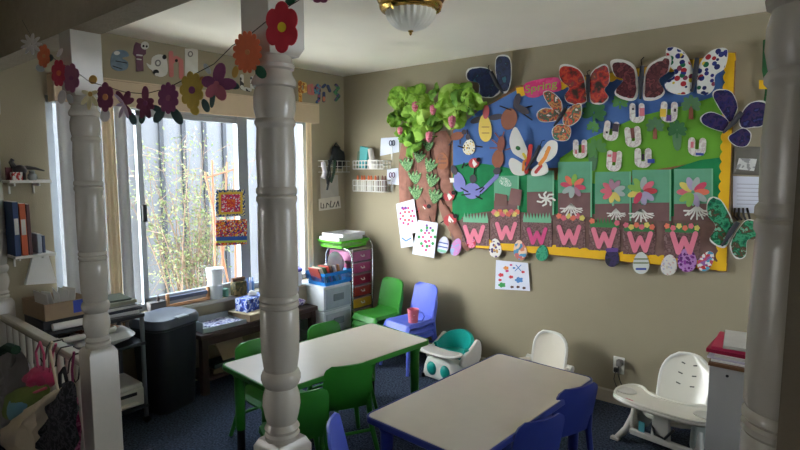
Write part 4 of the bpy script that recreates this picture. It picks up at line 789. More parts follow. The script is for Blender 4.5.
insect('small white and yellow spotted paper bee left of the firefly',egg(469,147,6,8,10),dabs('bee spots',(226,220,200),[(226,190,60),(60,50,46),(226,180,70)],70,.40),el(468,137,2.4,3,0),[[(458,146),(464,148)],[(476,146),(482,147)],[(468,135),(467,130)]])
insect('brown paper ant with black antennae above the green meadow',egg(498,158,6,9,8),C_bn,el(501,144,3.8,8,6),[[(490,148),(498,148)],[(505,150),(512,148)],[(492,140),(500,146)],[(502,138),(504,132)],[(499,138),(495,133)]],hm=mt('ant brown',(140,88,76),.9))
insect('lavender paper bug with white striped wing at the left edge of the meadow',egg(459,182,6,10,-10),C_lav,el(454,170,3,5,-20),[[(462,168),(464,163)]],[('insect_wing',rc(442.5,178,454,182.5),P_white,.0024)])
insect('lavender paper spider with long legs in the middle of the meadow',el(472,191,8.5,8,0),C_lav,el(473,179,3.5,4.5,0),[[(461,188),(468,192)],[(462,195),(470,194)],[(476,190),(483,187)],[(476,196),(482,199)],[(474,174),(475,166)]])
insect('lavender paper grasshopper with a bent leg right of the spider',[(479,191),(481,194),(498,178),(500,171),(496,170),(494,176)],C_lav,el(497,171,4,3.5,-30),[[(480,192),(484,188)]],[('insect_wing',el(504,181,5,3.5,30),P_white,.0018)])
insect('dark paper fly on the sky edge beside the paper tree',el(457,136,7,4,-16),C_bn,el(464,132,2.5,2.5,0),[[(452,141),(449,145)],[(460,140),(460,144)]],hm=C_dk)
insect('brown paper caterpillar egg shape at the top of the meadow',egg(498,157.5,.1,.1),C_bn,el(498,157,.1,.1),[]) if False else None
for x, y, r_, lab in ((474,163,5.5,'red and white paper ladybird at the top of the meadow below the bee'),(449,196,5.5,'red paper ladybird beside the tree trunk, above the lowest pair'),(424,210,6,'red and white paper ladybird on the tree trunk above the flower drawings'),(450,220,6.5,'red paper ladybird lowest on the right edge of the trunk')):
    cut('paper_ladybird', lab, 'ladybird', el(x,y,r_,r_*.9,-20), C_red, .034, 'paper ladybirds', ['wing_case',('white_patch',[(x-1,y-r_*.7),(x+r_*.6,y+r_*.2),(x,y+r_*.8),(x-r_*.3,y)],P_white,.001),('insect_head',el(x+r_*.8,y-r_*.6,2.2,2.2),C_blk,.0008),('insect_leg',[(x-r_,y+1),(x-r_-3,y+3)],C_blk,.0004,1)])
for x, y, rot, lab in ((442,161,0,'big brown oval paper bug on the upper right of the tree trunk'),):
    cut('paper_bug', lab, 'bug', egg(x,y,6.2,8.5,rot), mt('oval brown card',(156,100,72),.9,var=.08), .036, None, ['bug_body',('bug_line',[(438,159),(446,159)],C_dk,.001,.7),('bug_line',[(438,163),(446,163)],C_dk,.001,.7)])
cut('paper_bug','brown paper bug upright over the meadow below the ant','bug',egg(497.5,161,5.5,7.5,180),mt('rosy brown card',(150,98,92),.9),.0285,None,['bug_body'])
# ---- paper tree
tr = wthing('paper_tree', 'crumpled kraft paper tree with green tissue crown at the left end of the board', 'tree', (425,170), .0)
rn = random.Random(21)
for pts in ([(399,143),(412,136),(414,180),(412,240),(402,246),(399,200)],[(412,136),(430,130),(440,170),(436,220),(430,246),(416,244),(415,190)],[(430,132),(452,130),(449,168),(458,196),(450,212),(440,190)],[(436,190),(448,206),(460,226),(472,248),(466,252),(452,236),(440,214)]):
    m = MB(); m.puff([ony(x,y,-.016) for x,y in smooth(pts,1)],(0,-1,0),.005,.020,5,.012,rn.random()*20); m.build('trunk', P_tree, tr, world=True)
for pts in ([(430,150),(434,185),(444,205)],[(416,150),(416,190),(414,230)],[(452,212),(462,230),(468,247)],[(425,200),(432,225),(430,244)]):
    m = MB(); m.tube([ony(x,y,-.030) for x,y in pts],.004,6); m.build('trunk_crease', mt('painted trunk crease shadow',(66,48,46),.95), tr, world=True)  # dark tubes put the shadow of the trunk creases into colour
tis = [paint('green tissue %d' % i, c, 12, .75) for i, c in enumerate(([(112,158,48),(146,190,74)],[(136,182,58),(178,214,104)],[(90,138,48),(122,166,66)],[(70,116,60),(90,142,74)]))]
for m_ in tis:                               # thin tissue lets a little light through
    nt = m_.node_tree; b = nt.nodes['Principled BSDF']; b.inputs['Subsurface Weight'].default_value = .0
ctr = [(396,98,0),(400,112,2),(394,120,0),(408,104,1),(412,118,0),(424,98,1),(420,110,1),(428,118,1),(418,128,0),(408,132,2),(404,140,0),(412,146,2),(438,100,1),(444,110,1),(452,98,1),(456,108,1),(462,102,0),(470,96,0),(474,104,1),(436,124,2),(454,118,1),(466,112,2),(460,92,2),(432,90,2),(414,92,0),(400,128,0)]
for i, (x, y, mi) in enumerate(ctr):
    c = ony(x,y,-.06-rn.uniform(0,.05)); s = rn.uniform(.062,.112); sd = rn.uniform(0,50); R3 = Matrix.Rotation(rn.uniform(-.9,.9),3,'X') @ Matrix.Rotation(rn.uniform(-.7,.7),3,'Z') @ Matrix.Rotation(rn.uniform(0,6.28),3,'Y')
    def lf_(u, v, s=s, sd=sd, c=c, R3=R3):
        a = (u-.5)*2; b = (v-.5)*2; q = Vector((a*s*(1-.25*b*b), 0, b*s*(1-.25*a*a))); q.y = .05*mnoise.noise(Vector((a*1.3+sd,b*1.3,sd)))+.030*abs(mnoise.noise(Vector((a*2.6,b*2.6+sd,sd))))+.02*(a*a+b*b)*.6; q = c+R3 @ q; q.y = min(q.y,-.008); return q
    MB().sheet(lf_, 9, 9, .0012).build('tissue_leaf', tis[mi], tr, world=True, flat=(i%3==0))
for x, y, s, lab in ((415,107,1,'pink tissue tulip upper left in the green crown'),(433,110,1,'pink tissue tulip in the centre of the green crown'),(452,122,1.15,'large pink tissue tulip at the right edge of the green crown'),(400,131,.8,'small pink tissue tulip at the left edge of the green crown'),(429,137,1.05,'pink tissue tulip hanging at the bottom of the green crown')):
    o = wthing('tissue_tulip', lab, 'flower', (x,y), .13, 'pink tissue tulips'); q = ony(x,y,-.13)
    for k in range(4): g = k*1.57+.4; MB().ell((q.x+.010*math.cos(g),-.13+.008*math.sin(g),q.z+.004*(k%2)),(.018*s,.014*s,.042*s),10,Matrix.Rotation(.25*math.cos(g),3,'Y')).build('petal', pn('pink tissue',[(196,90,110),(226,140,156),(206,110,130)],30), o, world=True)
    MB().cyl((q.x,-.125,q.z),(q.x,-.02,q.z+.01),.004,.004,6).build('stem', tis[2], o, world=True)
# hand print leaves on the trunk
P_hand = paint('green hand print paper',[(74,116,72),(120,160,104),(60,104,60),(146,180,130)],34)
for x, y, s, rot, lab in ((407,165,1,-8,'green handprint leaf at the left edge of the trunk, uppermost'),(419,157,.9,8,'green handprint leaf in the middle of the trunk just under the crown'),(430,166,1,20,'green handprint leaf right of the trunk middle, under the brown oval bug'),(415,178,.95,-5,'green handprint leaf in the middle of the trunk, second row'),(432,181,1,12,'green handprint leaf right on the trunk, second row'),(416,193,1,-4,'green handprint leaf lowest on the left of the trunk'),(435,197,1.05,10,'green handprint leaf lowest on the right of the trunk'),(428,146,.8,0,'green handprint leaf highest on the trunk inside the crown edge')):
    pts = []; c0, s0 = math.cos(math.radians(rot)), math.sin(math.radians(rot))
    for a, b in ((0,9),(-4,4),(-8,-4),(-8.5,-8),(-6,-8),(-4,-3),(-2.6,-9),(-.6,-9),(-.2,-2),(2,-9.5),(4,-9),(3,-2),(7,-6.5),(8.5,-5),(5,3)): pts.append((x+s*(a*c0-b*s0)*.85, y+s*(a*s0+b*c0)*.85))
    cut('handprint_leaf', lab, 'leaf', smooth(pts,1), P_hand, .042, 'green handprint leaves')
# ---- letters u, palm cutouts
P_u = paint('speckled white card',[(226,222,216),(226,222,216),(206,196,190),(230,228,222)],24)
cd_ = {'pink':mt('pink sticker',(214,120,130),.8),'yel':mt('yellow sticker',(226,190,70),.8),'brn':mt('brown sticker',(140,90,84),.8),'dark':mt('dark smudge',(70,60,70),.8),'blue':mt('blue sticker',(60,80,160),.8),'purp':mt('purple sticker',(100,70,140),.8)}
def uletter(x, y, w, h, rot, lab, bits):
    c0, s0 = math.cos(math.radians(rot)), math.sin(math.radians(rot)); T = lambda a, b: (x+a*c0-b*s0, y+a*s0+b*c0); st = w*.39; k = w/2-st/2
    pts = [T(-k,-h/2+st/2),T(-k,h/2-st)]+[T(-k*math.cos(g),h/2-st+(st/2)*math.sin(g)) for g in [math.pi*i/6 for i in range(1,6)]]+[T(k,h/2-st),T(k,-h/2+st/2)]
    o = wthing('letter_cutout', lab, 'letter', (x,y), .030, 'white letter u cutouts'); m = MB(); stroke(W_(.030),m,pts,st); m.build('letter_u', P_u, o, world=True)
    for a, b, p, q, col in bits: m = MB(); W_(.0335)(m,[T(*v) for v in ((a-p,b-q),(a+p,b-q),(a+p,b+q),(a-p,b+q))]); m.build('sticker', cd_[col], o, world=True)
uletter(637,113,15,20,0,'white letter u with pink sticker, below the maroon butterfly',[(5,-1,2.5,4,'pink'),(-4,-4,1,1,'dark')])
uletter(669,112,17,21,2,'white letter u with yellow and purple stickers, below the spotted butterfly',[(-6,1,3,4,'yel'),(0,6,2.5,3,'purp'),(6,-2,1,1.6,'dark')])
uletter(611,131,15,20,8,'white letter u with dark smudges, left of the palm with brown trunk',[(4,-4,3,4,'dark'),(-4,2,1,1,'dark')])
uletter(633,137,16,21,-6,'white letter u with brown strip inside, in the centre of the lime grass',[(0,-4,1.8,5,'brn')])
uletter(580,149,14,19,0,'white letter u with faint pink marks, leftmost in the lime grass',[(3,0,1.5,4,'pink'),(-4,3,1,2,'pink')])
uletter(614,161,15,21,4,'white letter u with pink strip inside, on the edge of the emerald band',[(0,-4,2,5,'pink'),(-5,-5,2,1.2,'pink')])
uletter(643,158,17,20,0,'white letter u with blue sticker, right one on the edge of the emerald band',[(8,3,3.5,2,'blue'),(0,-1,1.2,3,'dark')])
uletter(697,147,18,19,3,'white letter u at the right end of the lime grass',[(-5,-2,1.5,3,'pink'),(3,7,4,1.2,'blue')])
P_palm = [mt('mid green leaf card',(92,146,84),.9,var=.1),mt('dark green leaf card',(62,112,70),.9,var=.1),mt('grey green leaf card',(88,128,92),.9,var=.1)]
def palm(x, y, s, mi, trunk, lab, rot0=0):
    ex = ['palm_trunk' if trunk else 'leaf_stem']
    base = [(x-s*.16,y),(x+s*.16,y),(x+s*.2,y+s*1.1),(x-s*.2,y+s*1.1)] if trunk else [(x-s*.1,y),(x+s*.1,y),(x+s*.1,y+s*.6),(x-s*.1,y+s*.6)]
    ex += [('palm_leaf',petal(x,y-s*.1,a+rot0,s*.05,s*.85,s*.22),P_palm[(mi+(k%2)*0)%3],.001+.0005*k) for k, a in enumerate((-175,-135,-90,-45,-5,30,150))]
    cut('paper_palm', lab, 'palm', base, C_bn if trunk else P_palm[mi], .0285, 'green paper palms', ex)
palm(620,103,10,0,0,'light green paper palm at the top of the lime grass between two butterflies')
palm(594,114,15,1,0,'large dark green paper palm right of the mixed paint butterfly',10)
palm(655,127,11,2,1,'green paper palm with brown trunk in the centre of the lime grass')
palm(691,106,12,2,1,'green paper palm with brown trunk just below the spotted butterfly')
palm(677,131,12,1,0,'tall grey-green paper palm without trunk near the right letter u')
palm(596,150,13,0,0,'green paper palm left of the pink striped letter u',-20)
palm(593,128,8,0,0,'small green paper sprig between the mixed butterfly and the smudged letter u',15)
for x0,y0,x1,y1,lab in ((672,128,682,152,'upright green paper cactus shape right of the brown-trunked palm'),(588,148,598,172,'curled green paper leaf hanging over the edge of the emerald band')):
    cut('paper_leaf', lab, 'leaf', smooth([(x0,y0+6),((x0+x1)/2,y0),(x1,y0+5),(x1-1,y1-4),((x0+x1)/2,y1),(x0+1,y1-6)],2), P_palm[2], .0268, None)
# ---- flower panels with soil and roots
def panel(x0, y0, x1, y1, ys, lab, flower, roots):
    o = wthing('flower_panel', lab, 'panel', ((x0+x1)/2,(y0+y1)/2), .028, 'plant growing panels'); m = MB(); W_(.0285)(m,[(x0,y0),(x1,y0-.5),(x1,y1+1),(x0,y1)]); m.build('green_sheet', P_paleg, o, world=True)
    m = MB(); W_(.0300)(m,[(x0,ys),(x1,ys-.5),(x1,y1+1),(x0,y1)]); m.build('soil_sheet', mt('mauve brown card',(122,92,92),.9,var=.08), o, world=True)
    m = MB(); W_(.0306)(m,rc(x1-1.6,y0-.5,x1,y1+1)); m.build('edge_strip', mt('mint edge strip',(120,190,150),.8), o, world=True)
    if flower:
        cx, cy, s, cols, tilt = flower
        for k, c in enumerate(cols): a = -180+k*360/len(cols)+tilt; m = MB(); W_(.0325+.0004*k)(m,petal(cx,cy,a,s*.12,s*1.18,s*.25,.95)); m.build('petal', PET[c], o, world=True)
        m = MB(); stroke(W_(.0315),m,[(cx,cy+2),(cx,ys+1)],2.2); m.build('stem', PET['mint'], o, world=True)
    if roots:
        m = MB(); rx, ry, s = roots
        for a, l in ((90,10),(60,11),(120,11),(35,13),(145,13),(10,12),(170,12)):
            dx, dy = math.cos(math.radians(a)), math.sin(math.radians(a)); p1 = (rx+dx*l*s*.5, ry+dy*l*s*.35+1); p2 = (rx+dx*l*s, ry+dy*l*s*.75+ (2 if abs(dx) < .7 else 0)); stroke(W_(.0325,.001),m,[(rx,ry-3),p1,p2],1.5*s); stroke(W_(.0325,.001),m,[p1,(p1[0]+dx*5*s+2*s,p1[1]+2*s)],1.1*s)
        m.build('root', P_white, o, world=True)
PET = {k: mt('petal '+k, c, .85, var=.04) for k, c in dict(pink=(216,110,126),coral=(226,120,96),mauve=(170,130,150),grey=(168,182,180),yel=(220,206,110),lime=(140,186,90),mint=(130,190,160),rose=(206,80,106),lav=(176,164,196),red=(196,70,80),white=(222,218,212)).items()}
panel(494,176,519,214,201,'pale green panel with bare soil and no flower, leftmost of the row',None,None)
cut('paper_card','tilted brown paper card over the leftmost green panel','card',[(511,188),(522,190),(520,206),(508,204)],mt('tilted brown card',(132,98,96),.9),.034)
cut('paper_card','small brown paper card on the left of the leftmost green panel','card',[(495,193),(507,195),(507,206),(494,206)],mt('small brown card',(120,88,84),.9),.0325)
cut('striped_leaf','white striped paper wing above the leftmost green panel','leaf',el(505,182,7,4,28),paint('white green stripes',[(220,226,220),(120,180,150),(220,226,220)],60),.033)
panel(527,171,554,214,192,'pale green panel with white root bundle, second from the left',None,None)
m = MB(); o = wthing('paper_roots','bunch of white paper roots over the second green panel','roots',(545,199),.034,None)
for k in range(7): a = -160+k*50; stroke(W_(.034+.0003*k,.001),m,[(546,199),(546+6*math.cos(math.radians(a)),199+5*math.sin(math.radians(a))),(546+9*math.cos(math.radians(a+20)),199+7*math.sin(math.radians(a+20)))],1.8)
m.build('root_cutout', P_white, o, world=True)
panel(558,162,592,216,193,'green panel with coral and rose flower, its soil half tallest, third from left',(573,186,11,('rose','coral','lime','coral','rose','mauve','grey','grey'),10),(571,207,.9))
panel(595,172,631,220,204,'green panel with pink and grey petal flower on yellow base, fourth from left',(613,191,11,('pink','pink','mauve','mauve','grey','grey','yel','yel','pink'),0),(616,212,.75))
panel(632,170,671,220,203,'green panel with red, yellow and lavender flower, fifth from left',(642,191,13,('yel','lime','lime','grey','pink','red','lav','lav','rose'),-20),(641,212,1))
panel(674,169,713,220,204,'green panel with many coloured star flower, rightmost of the row',(693,192,14,('pink','yel','lav','grey','rose','coral','grey','lav','lime','lime'),0),(697,209,1.1))
# ---- W cards on the soil
P_w = [mt('pink letter card',(226,128,150),.85,var=.04),mt('deep pink letter card',(206,80,130),.85,var=.06)]
P_wc = paint('brown scribbled card',[(112,84,82),(126,96,96),(104,76,76),(134,108,108)],30); P_gr = mt('mint grass strip',(120,180,146),.9,var=.06); P_gr2 = mt('green grass blades',(70,130,80),.9,var=.06)
FL = [PET['yel'],PET['coral'],PET['pink']]
def wcard(x0,y0,x1,y1,wx,wy,s,dp,grass,lab,nfl=5):
    o = wthing('letter_card', lab, 'card', ((x0+x1)/2,(y0+y1)/2), .029, 'letter w cards on the soil'); m = MB(); W_(.0290,.0037)(m,[(x0,y0),(x1,y0+1),(x1,y1+1),(x0,y1)]); m.build('brown_sheet', P_wc, o, world=True)
    if grass:
        m = MB(); f = W_(.0305); n_ = max(6,int((x1-x0)/3.2)); b = [(x0+1,y0+5),(x1-1,y0+6)]; top = []
        for k in range(n_,0,-1): xx = x0+1+(x1-x0-2)*k/n_; top += [(xx,y0+2),(xx-(x1-x0)/n_*.5,y0-4.5)]
        top.append((x0+1,y0+2)); f(m,b+top); m.build('grass_strip', P_gr if grass == 1 else P_gr2, o, world=True)
    for k in range(nfl): xx = x0+3+(x1-x0-6)*k/max(1,nfl-1); m = MB(); W_(.0322)(m,rose(xx,y0+ (1 if k%2 else -1),3,3,5,.3,k*20,4)); m.build('flower', FL[(k+int(x0))%3], o, world=True)
    m = MB(); stroke(W_(.0330),m,[(wx-10*s,wy-8*s),(wx-5*s,wy+8*s),(wx,wy-4*s),(wx+5*s,wy+8*s),(wx+10*s,wy-8*s)],4.6*s); m.build('letter_w', P_w[dp], o, world=True)
wcard(462,217,489,245,474,234,.9,0,1,'brown card with pink letter w and plain mint grass, leftmost by the tree',0)
wcard(491,213,520,243,506,231,.9,0,0,'brown card with pink letter w and a dense row of pink flowers, second from tree',9)
wcard(522,217,552,246,537,236,.85,1,1,'brown card with deep pink letter w, the darkest of the row',0)
wcard(556,217,585,247,569,235,1.0,0,0,'brown card with pink letter w under yellow flowers, middle of the row',6)
wcard(589,222,620,250,604,238,1.05,0,2,'brown card with pink letter w and green grass blades with orange flower',2)
wcard(623,226,655,254,640,242,1.05,0,2,'brown card with pink letter w and mixed yellow and orange flowers, second from right',6)
wcard(664,227,700,258,684,243,1.15,0,2,'brown card with pink letter w and orange flowers, rightmost of the row',6)
# pink flower strip on the left part
# ---- eggs along the bottom edge
def pegg(x, y, rx, ry, rot, mat, lab, stripes=()):
    o = wthing('paper_egg', lab, 'egg', (x,y), .032, 'decorated paper eggs'); m = MB(); pts = egg(x,y,rx,ry,rot); W_(.0320,.0085)(m,pts); m.build('egg_shape', mat, o, world=True)
    for dy, hw, w_, col in stripes: c0, s0 = math.cos(math.radians(rot)), math.sin(math.radians(rot)); m = MB(); stroke(W_(.0335,.001),m,[(x-hw*c0-dy*s0,y-hw*s0+dy*c0),(x+hw*c0-dy*s0,y+hw*s0+dy*c0)],w_); m.build('painted_stripe', col, o, world=True)
lilac_ = paint('lilac speckles',[(206,196,222),(226,224,226),(176,160,206)],40,vor=True)
pegg(443,245,5.5,8.5,12,mt('white lilac egg',(206,206,222),.8),'white egg with blue stripes hanging under the tree trunk',((-2,4.5,1,cd_['blue']),(2,5,1,cd_['blue']),(6,3.5,2.5,PET['mint'])))
pegg(456,247,5,9,18,pn('blue pink egg paint',[(90,180,206),(196,130,190),(150,170,206)],14),'blue and pink egg beside the white striped egg under the trunk')
pegg(471,243,5,5,30,pn('pink red egg paint',[(206,80,140),(226,130,160),(200,60,70)],30),'small pink and red egg under the leftmost letter card')
pegg(495,248,6,9.5,0,dabs('flower egg',(224,220,216),[(90,60,120),(196,150,90),(80,70,110)],42,.48),'white egg with purple and tan flower spots on the yellow border')
pegg(520,250,6.5,10,-8,paint('orange blue egg',[(206,130,100),(226,196,170),(90,150,190),(190,110,110)],34,vor=True),'orange and blue patterned egg above the left edge of the spotted drawing')
pegg(542,253,6,8,10,pn('green egg paint',[(24,120,90),(60,160,120),(30,130,100)],30),'emerald green egg under the darkest letter card')
pegg(612,257,7,10,0,pn('purple black egg paint',[(44,40,60),(60,50,90),(40,44,56)],20),'dark egg with purple top on the yellow border',((-7,4.5,4,cd_['purp']),))
pegg(641,263,8,11,0,mt('pale grey egg',(206,210,206),.8),'white egg with olive stripes and blue marks',((-4,6.5,1.4,mt('olive stripe',(120,130,90),.8)),(0,7.2,1.4,mt('olive stripe',(120,130,90),.8)),(6,4.5,2,cd_['blue'])))
pegg(669,265,8,10.5,8,dabs('pastel speckle egg',(216,212,206),[(206,170,160),(180,180,200),(200,190,170)],70,.40),'pale speckled egg left of the purple egg')
pegg(687,260,9.5,12,0,dabs('purple lattice egg',(180,130,190),[(110,40,120),(96,40,110),(140,60,150)],60,.52),'large purple lattice patterned egg under the rightmost letter card')
pegg(706,261,7,11,32,paint('bright mosaic egg',[(90,160,190),(206,80,100),(226,224,220),(150,100,160),(200,60,60)],70,vor=True),'tilted blue and red mosaic egg at the right end of the yellow border')
# ---- loose papers on the wall
def sheet(name, label, pts, mat, off, cat='drawing', bits=(), group=None, tilt=0):
    c = (sum(p[0] for p in pts)/4, sum(p[1] for p in pts)/4); o = wthing(name, label, cat, c, off, group); m = MB(); W_(off,.0012)(m,pts); m.build('paper_sheet', P_draw, o, world=True)
    for b in bits: m = MB(); nm, p2, m2 = b[:3]; (stroke(W_(off+.0006,.0005),m,p2,b[3]) if len(b) > 3 else W_(off+.0006,.0005)(m,p2)); m.build(nm, m2, o, world=True)
    return o
P_draw = mt('white drawing paper',(214,218,232),.9,var=.02)
def dots(cx, cy, r_, n_, mat, s=1.2, name='drawn_spot', ph=0): return [(name, el(cx+r_*math.cos(6.283*k/n_+ph), cy+r_*1.15*math.sin(6.283*k/n_+ph), s, s*1.1, 0, 8), mat) for k in range(n_)]
K_mag = mt('magenta marker',(196,60,120),.8); K_grn = mt('green marker',(60,150,80),.8); K_pur = mt('purple marker',(110,60,140),.8); K_red = mt('red marker',(206,70,80),.8); K_blu = mt('blue marker',(80,130,190),.8); K_org = mt('orange marker',(220,140,70),.8)
sheet('child_drawing','white paper with faint blue drawing, behind the two flower drawings',[(400,236),(412,233),(414,246),(401,248)],P_draw,.044,bits=[('drawn_arc',[(402,238),(406,241),(411,238)],K_blu,1.2)])
sheet('child_drawing','white paper with pink dotted flower drawing, upper of two overlapping the tree',[(396,204),(414,199),(418.5,232),(400,236)],P_draw,.047,bits=dots(407,216,7,9,K_mag)+dots(407,216,4,6,K_red)+dots(404,208,1.5,2,K_pur,1.5)+[('drawn_stem',[(407,225),(407,229)],K_org,.8)])
sheet('child_drawing','white paper with pink and green dotted flower drawing, lower of two at the tree',[(418,220),(438,223),(434,258),(412,254)],P_draw,.050,bits=dots(427,237,4,6,K_mag)+dots(427,237,8,8,K_grn,1.5)+dots(428,228,2.5,3,K_pur)+dots(426,246,3.5,4,K_mag))
rn = random.Random(8)
sheet('child_drawing','white sheet of small coloured stamps hanging alone below the board',[(496,260),(528,263),(530,291),(495,289)],P_draw,.012,bits=[('drawn_mark',rose(x,y,r_,r_*.7,5,.3,0,3),c) for x,y,r_,c in ((506,268,3,K_org),(501,275,3,K_red),(511,277,2.5,K_red),(519,280,4.5,K_blu),(523,272,2,K_red),(507,271,2,K_mag),(514,268,1.6,K_blu),(502,285,4,K_grn),(512,287,2,mt('brown marker',(90,60,50),.8)),(518,287,2,mt('brown marker',(90,60,50),.8)),(524,288,2,mt('brown marker',(90,60,50),.8)),(500,280,2,K_red),(511,265,1.5,K_mag))]+[('drawn_line',[(516,265),(521,271)],K_blu,.8),('drawn_line',[(521,265),(515,271)],K_blu,.8)])
# pink banner with green lettering
bn_ = wthing('paper_banner','hot pink wavy paper sign with green Spring lettering on the top border','sign',(540,87),.030); m = MB(); W_(.030)(m,smooth([(523,84),(534,80),(552,77),(560,78),(562,90),(556,92),(546,93),(536,98),(526,97),(524,91)],1)); m.build('pink_backing', pn('hot pink paper',[(214,50,120),(226,80,140)],14), bn_, world=True)
vs_, fs_ = text_mesh('Spring', .075, .001); p0 = ony(527,90.5,0); p1 = ony(559,84,0); ux = (p1-p0).normalized(); cz_ = (p0+p1)/2; L_ = (p1-p0).length; xm = max(abs(v.x) for v in vs_)
m = MB(); m.add([Vector((cz_.x+ux.x*v.x*L_/2/xm, -.032-v.z, cz_.z+ux.z*v.x*L_/2/xm+v.y)) for v in vs_], fs_); m.build('lettering', mt('yellow green lettering',(150,176,70),.8), bn_, world=True, flat=True)
# ---- scissors cards, glue basket, wire shelf, plastic bag left of / right of the board
M_wire = mt('white coated wire',(226,224,216),.4)
def scissors(x, y, s, mat, lab, card, nm):
    c = sheet('hook_card', nm, card, P_draw, .004, 'card'); o = wthing('scissors', lab, 'scissors', (x,y), .02, 'hanging scissors'); a = ony(x,y,-.02); 
    for d in (-1,1): MB().tube([a+Vector((d*.017+.014*math.cos(g),0,.022*math.sin(g))) for g in [6.283*k/12 for k in range(12)]],.004,6,closed=True).build('handle', mat, o, world=True)
    m = MB(); m.slab([a+Vector((.006,-.002,-.018)),a+Vector((-.002,-.002,-.022)),a+Vector((.004,-.002,-s))],[a+Vector((.006,0,-.018)),a+Vector((-.002,0,-.022)),a+Vector((.004,0,-s))]); m.build('blade', M_metal, o, world=True)
    m = MB(); m.slab([a+Vector((-.006,-.005,-.018)),a+Vector((.002,-.005,-.022)),a+Vector((-.001,-.005,-s))],[a+Vector((-.006,-.003,-.018)),a+Vector((.002,-.003,-.022)),a+Vector((-.001,-.003,-s))]); m.build('blade', M_metal, o, world=True)
scissors(392,143,.17,mt('navy handle',(40,50,86),.4),'navy handled scissors hanging on the upper white card by the tree',[(381,138),(399,137),(399,152),(380,156)],'white card behind the navy scissors, upper of two')
scissors(392,175,.16,mt('plum handle',(90,50,80),.4),'plum handled scissors hanging on the lower white card by the tree',[(387,169),(398,168),(399,185),(387,184)],'white card behind the plum scissors, lower of two')
def wire_basket(px0, px1, ytop, ybot, dep, lab, nwire=12, front=True):
    a = ony(px0,ytop,-dep); b = ony(px1,ytop,-dep); z1 = a.z; z0 = ony(px0,ybot,-dep).z; o = thing('wire_basket', lab, 'wire basket', ((a.x+b.x)/2,0,z0)); x0, x1 = a.x, b.x
    m = MB(); r_ = .0032
    for z in (z1,(z0+z1)/2,z0): m.tube([(x0,-.002,z),(x0,-dep,z),(x1,-dep,z),(x1,-.002,z)],r_*1.2,6)
    m.tube([(x0,-.004,z1),(x1,-.004,z1)],r_*1.2,6)
    for k in range(nwire+1): x = x0+(x1-x0)*k/nwire; m.tube([(x,-dep,z1),(x,-dep,z0),(x,-.004,z0),(x,-.004,z1)],r_,5)
    m.build('wire_frame', M_wire, o, world=True); return x0, x1, z0, z1
x0,x1,z0,z1 = wire_basket(353,383,161,169,.10,'shallow white wire shelf on the corner wall holding a teal folder',10)
o = thing('folder','teal folder box standing in the shallow white wire shelf','folder',(x0+.09,-.05,z0+.004)); MB().box((0,0,.10),(.10,.035,.19),ry=.18).build('folder_body', mt('teal folder',(70,160,160),.6), o, bevel=.003); 
o = thing('folder','dull green folder leaning left of the teal one','folder',(x0+.035,-.05,z0+.004)); MB().box((0,0,.08),(.03,.04,.15),ry=.12).build('folder_body', mt('dull green folder',(96,120,96),.6), o, bevel=.003)
o = thing('paper_cup','white cup and paper roll standing at the right of the teal folder','cup',(x0+.20,-.052,z0+.004)); MB().lathe([(.036,0),(.042,.03),(.046,.075),(.044,.08),(0,.08)],20).build('cup_body', mt('white paper cup',(214,212,206),.7), o); MB().cyl((-.01,0,.081),(-.03,0,.175),.026,.024,14).build('paper_roll', mt('grey white paper roll',(196,192,184),.8), o)
x0,x1,z0,z1 = wire_basket(353,384,180,191,.09,'white wire basket full of glue bottles under the wire shelf',14)
k = 0
for k in range(9):
    x = x0+.022+(x1-x0-.044)*k/8; or_ = k < 6; o = thing('glue_bottle', ('white glue bottle with orange cap in the wire basket' if or_ else 'grey bottle with brown tip at the right of the wire basket'), 'bottle', (x,-.05+.012*(k%2),z0+.004), 0, 'orange capped glue bottles' if or_ else 'grey tipped bottles')
    MB().lathe([(.013,0),(.015,.003),(.015,.082),(.010,.095),(0,.095)],12).build('bottle_body', mt('white glue bottle' if or_ else 'grey bottle', (222,220,212) if or_ else (150,136,130), .45), o); plab(MB().lathe([(.0105,.094),(.010,.112),(.006,.138),(0,.138)],10).build('cap', mt('orange cap' if or_ else 'brown tip',(220,110,60) if or_ else (130,84,72),.5), o), 'orange cap' if or_ else 'brown tip')
# right of the board: plastic pocket, white sheet
sheet('wall_notice','white paper sheet half behind the right post',[(733,176),(764,177),(764,214),(733,212)],P_draw,.006,'notice',bits=[('printed_line',[(737,184+4*k),(760,184.5+4*k)],mt('pale print',(170,170,184),.9),.7) for k in range(6)])
pk_ = wthing('plastic_pocket','clear plastic pocket with printed white slips right of the board','pocket',(748,161),.012); m = MB(); m.puff([ony(x,y,-.012) for x,y in ((734,146),(766,147),(766,176),(733,174))],(0,-1,0),.008,.02,4,.006); m.build('pocket_film', mt('clear plastic film',(150,146,136),.25,trans=.5), pk_, world=True)
m = MB(); W_(.036)(m,[(739,158),(757,159),(754,171),(736,169)]); m.build('printed_slip', paint('grey printed slip',[(206,206,204),(150,150,150),(214,214,210)],70,vor=True), pk_, world=True)
hk = wthing('key_bundle','dark keys hanging under the white sheet by the right post','keys',(741,214),.03); 
for k in range(4): MB().tube([ony(735+k*4,208,-.02),ony(734+k*5,216,-.03),ony(738+k*4,220,-.025)],.006,6).build('key', mt('dark key metal',(50,46,46),.4,.6), hk, world=True)
cut('paper_garland_leaf','dark green paper streamer with yellow square on the wall behind the right post','streamer',[(763,40),(770,38),(772,118),(762,114),(765,90),(762,70)],mt('dark green crepe',(34,84,46),.9,var=.2),.03,None,['streamer_paper',('yellow_square',rc(759,80,769,89),P_yel,.002)])
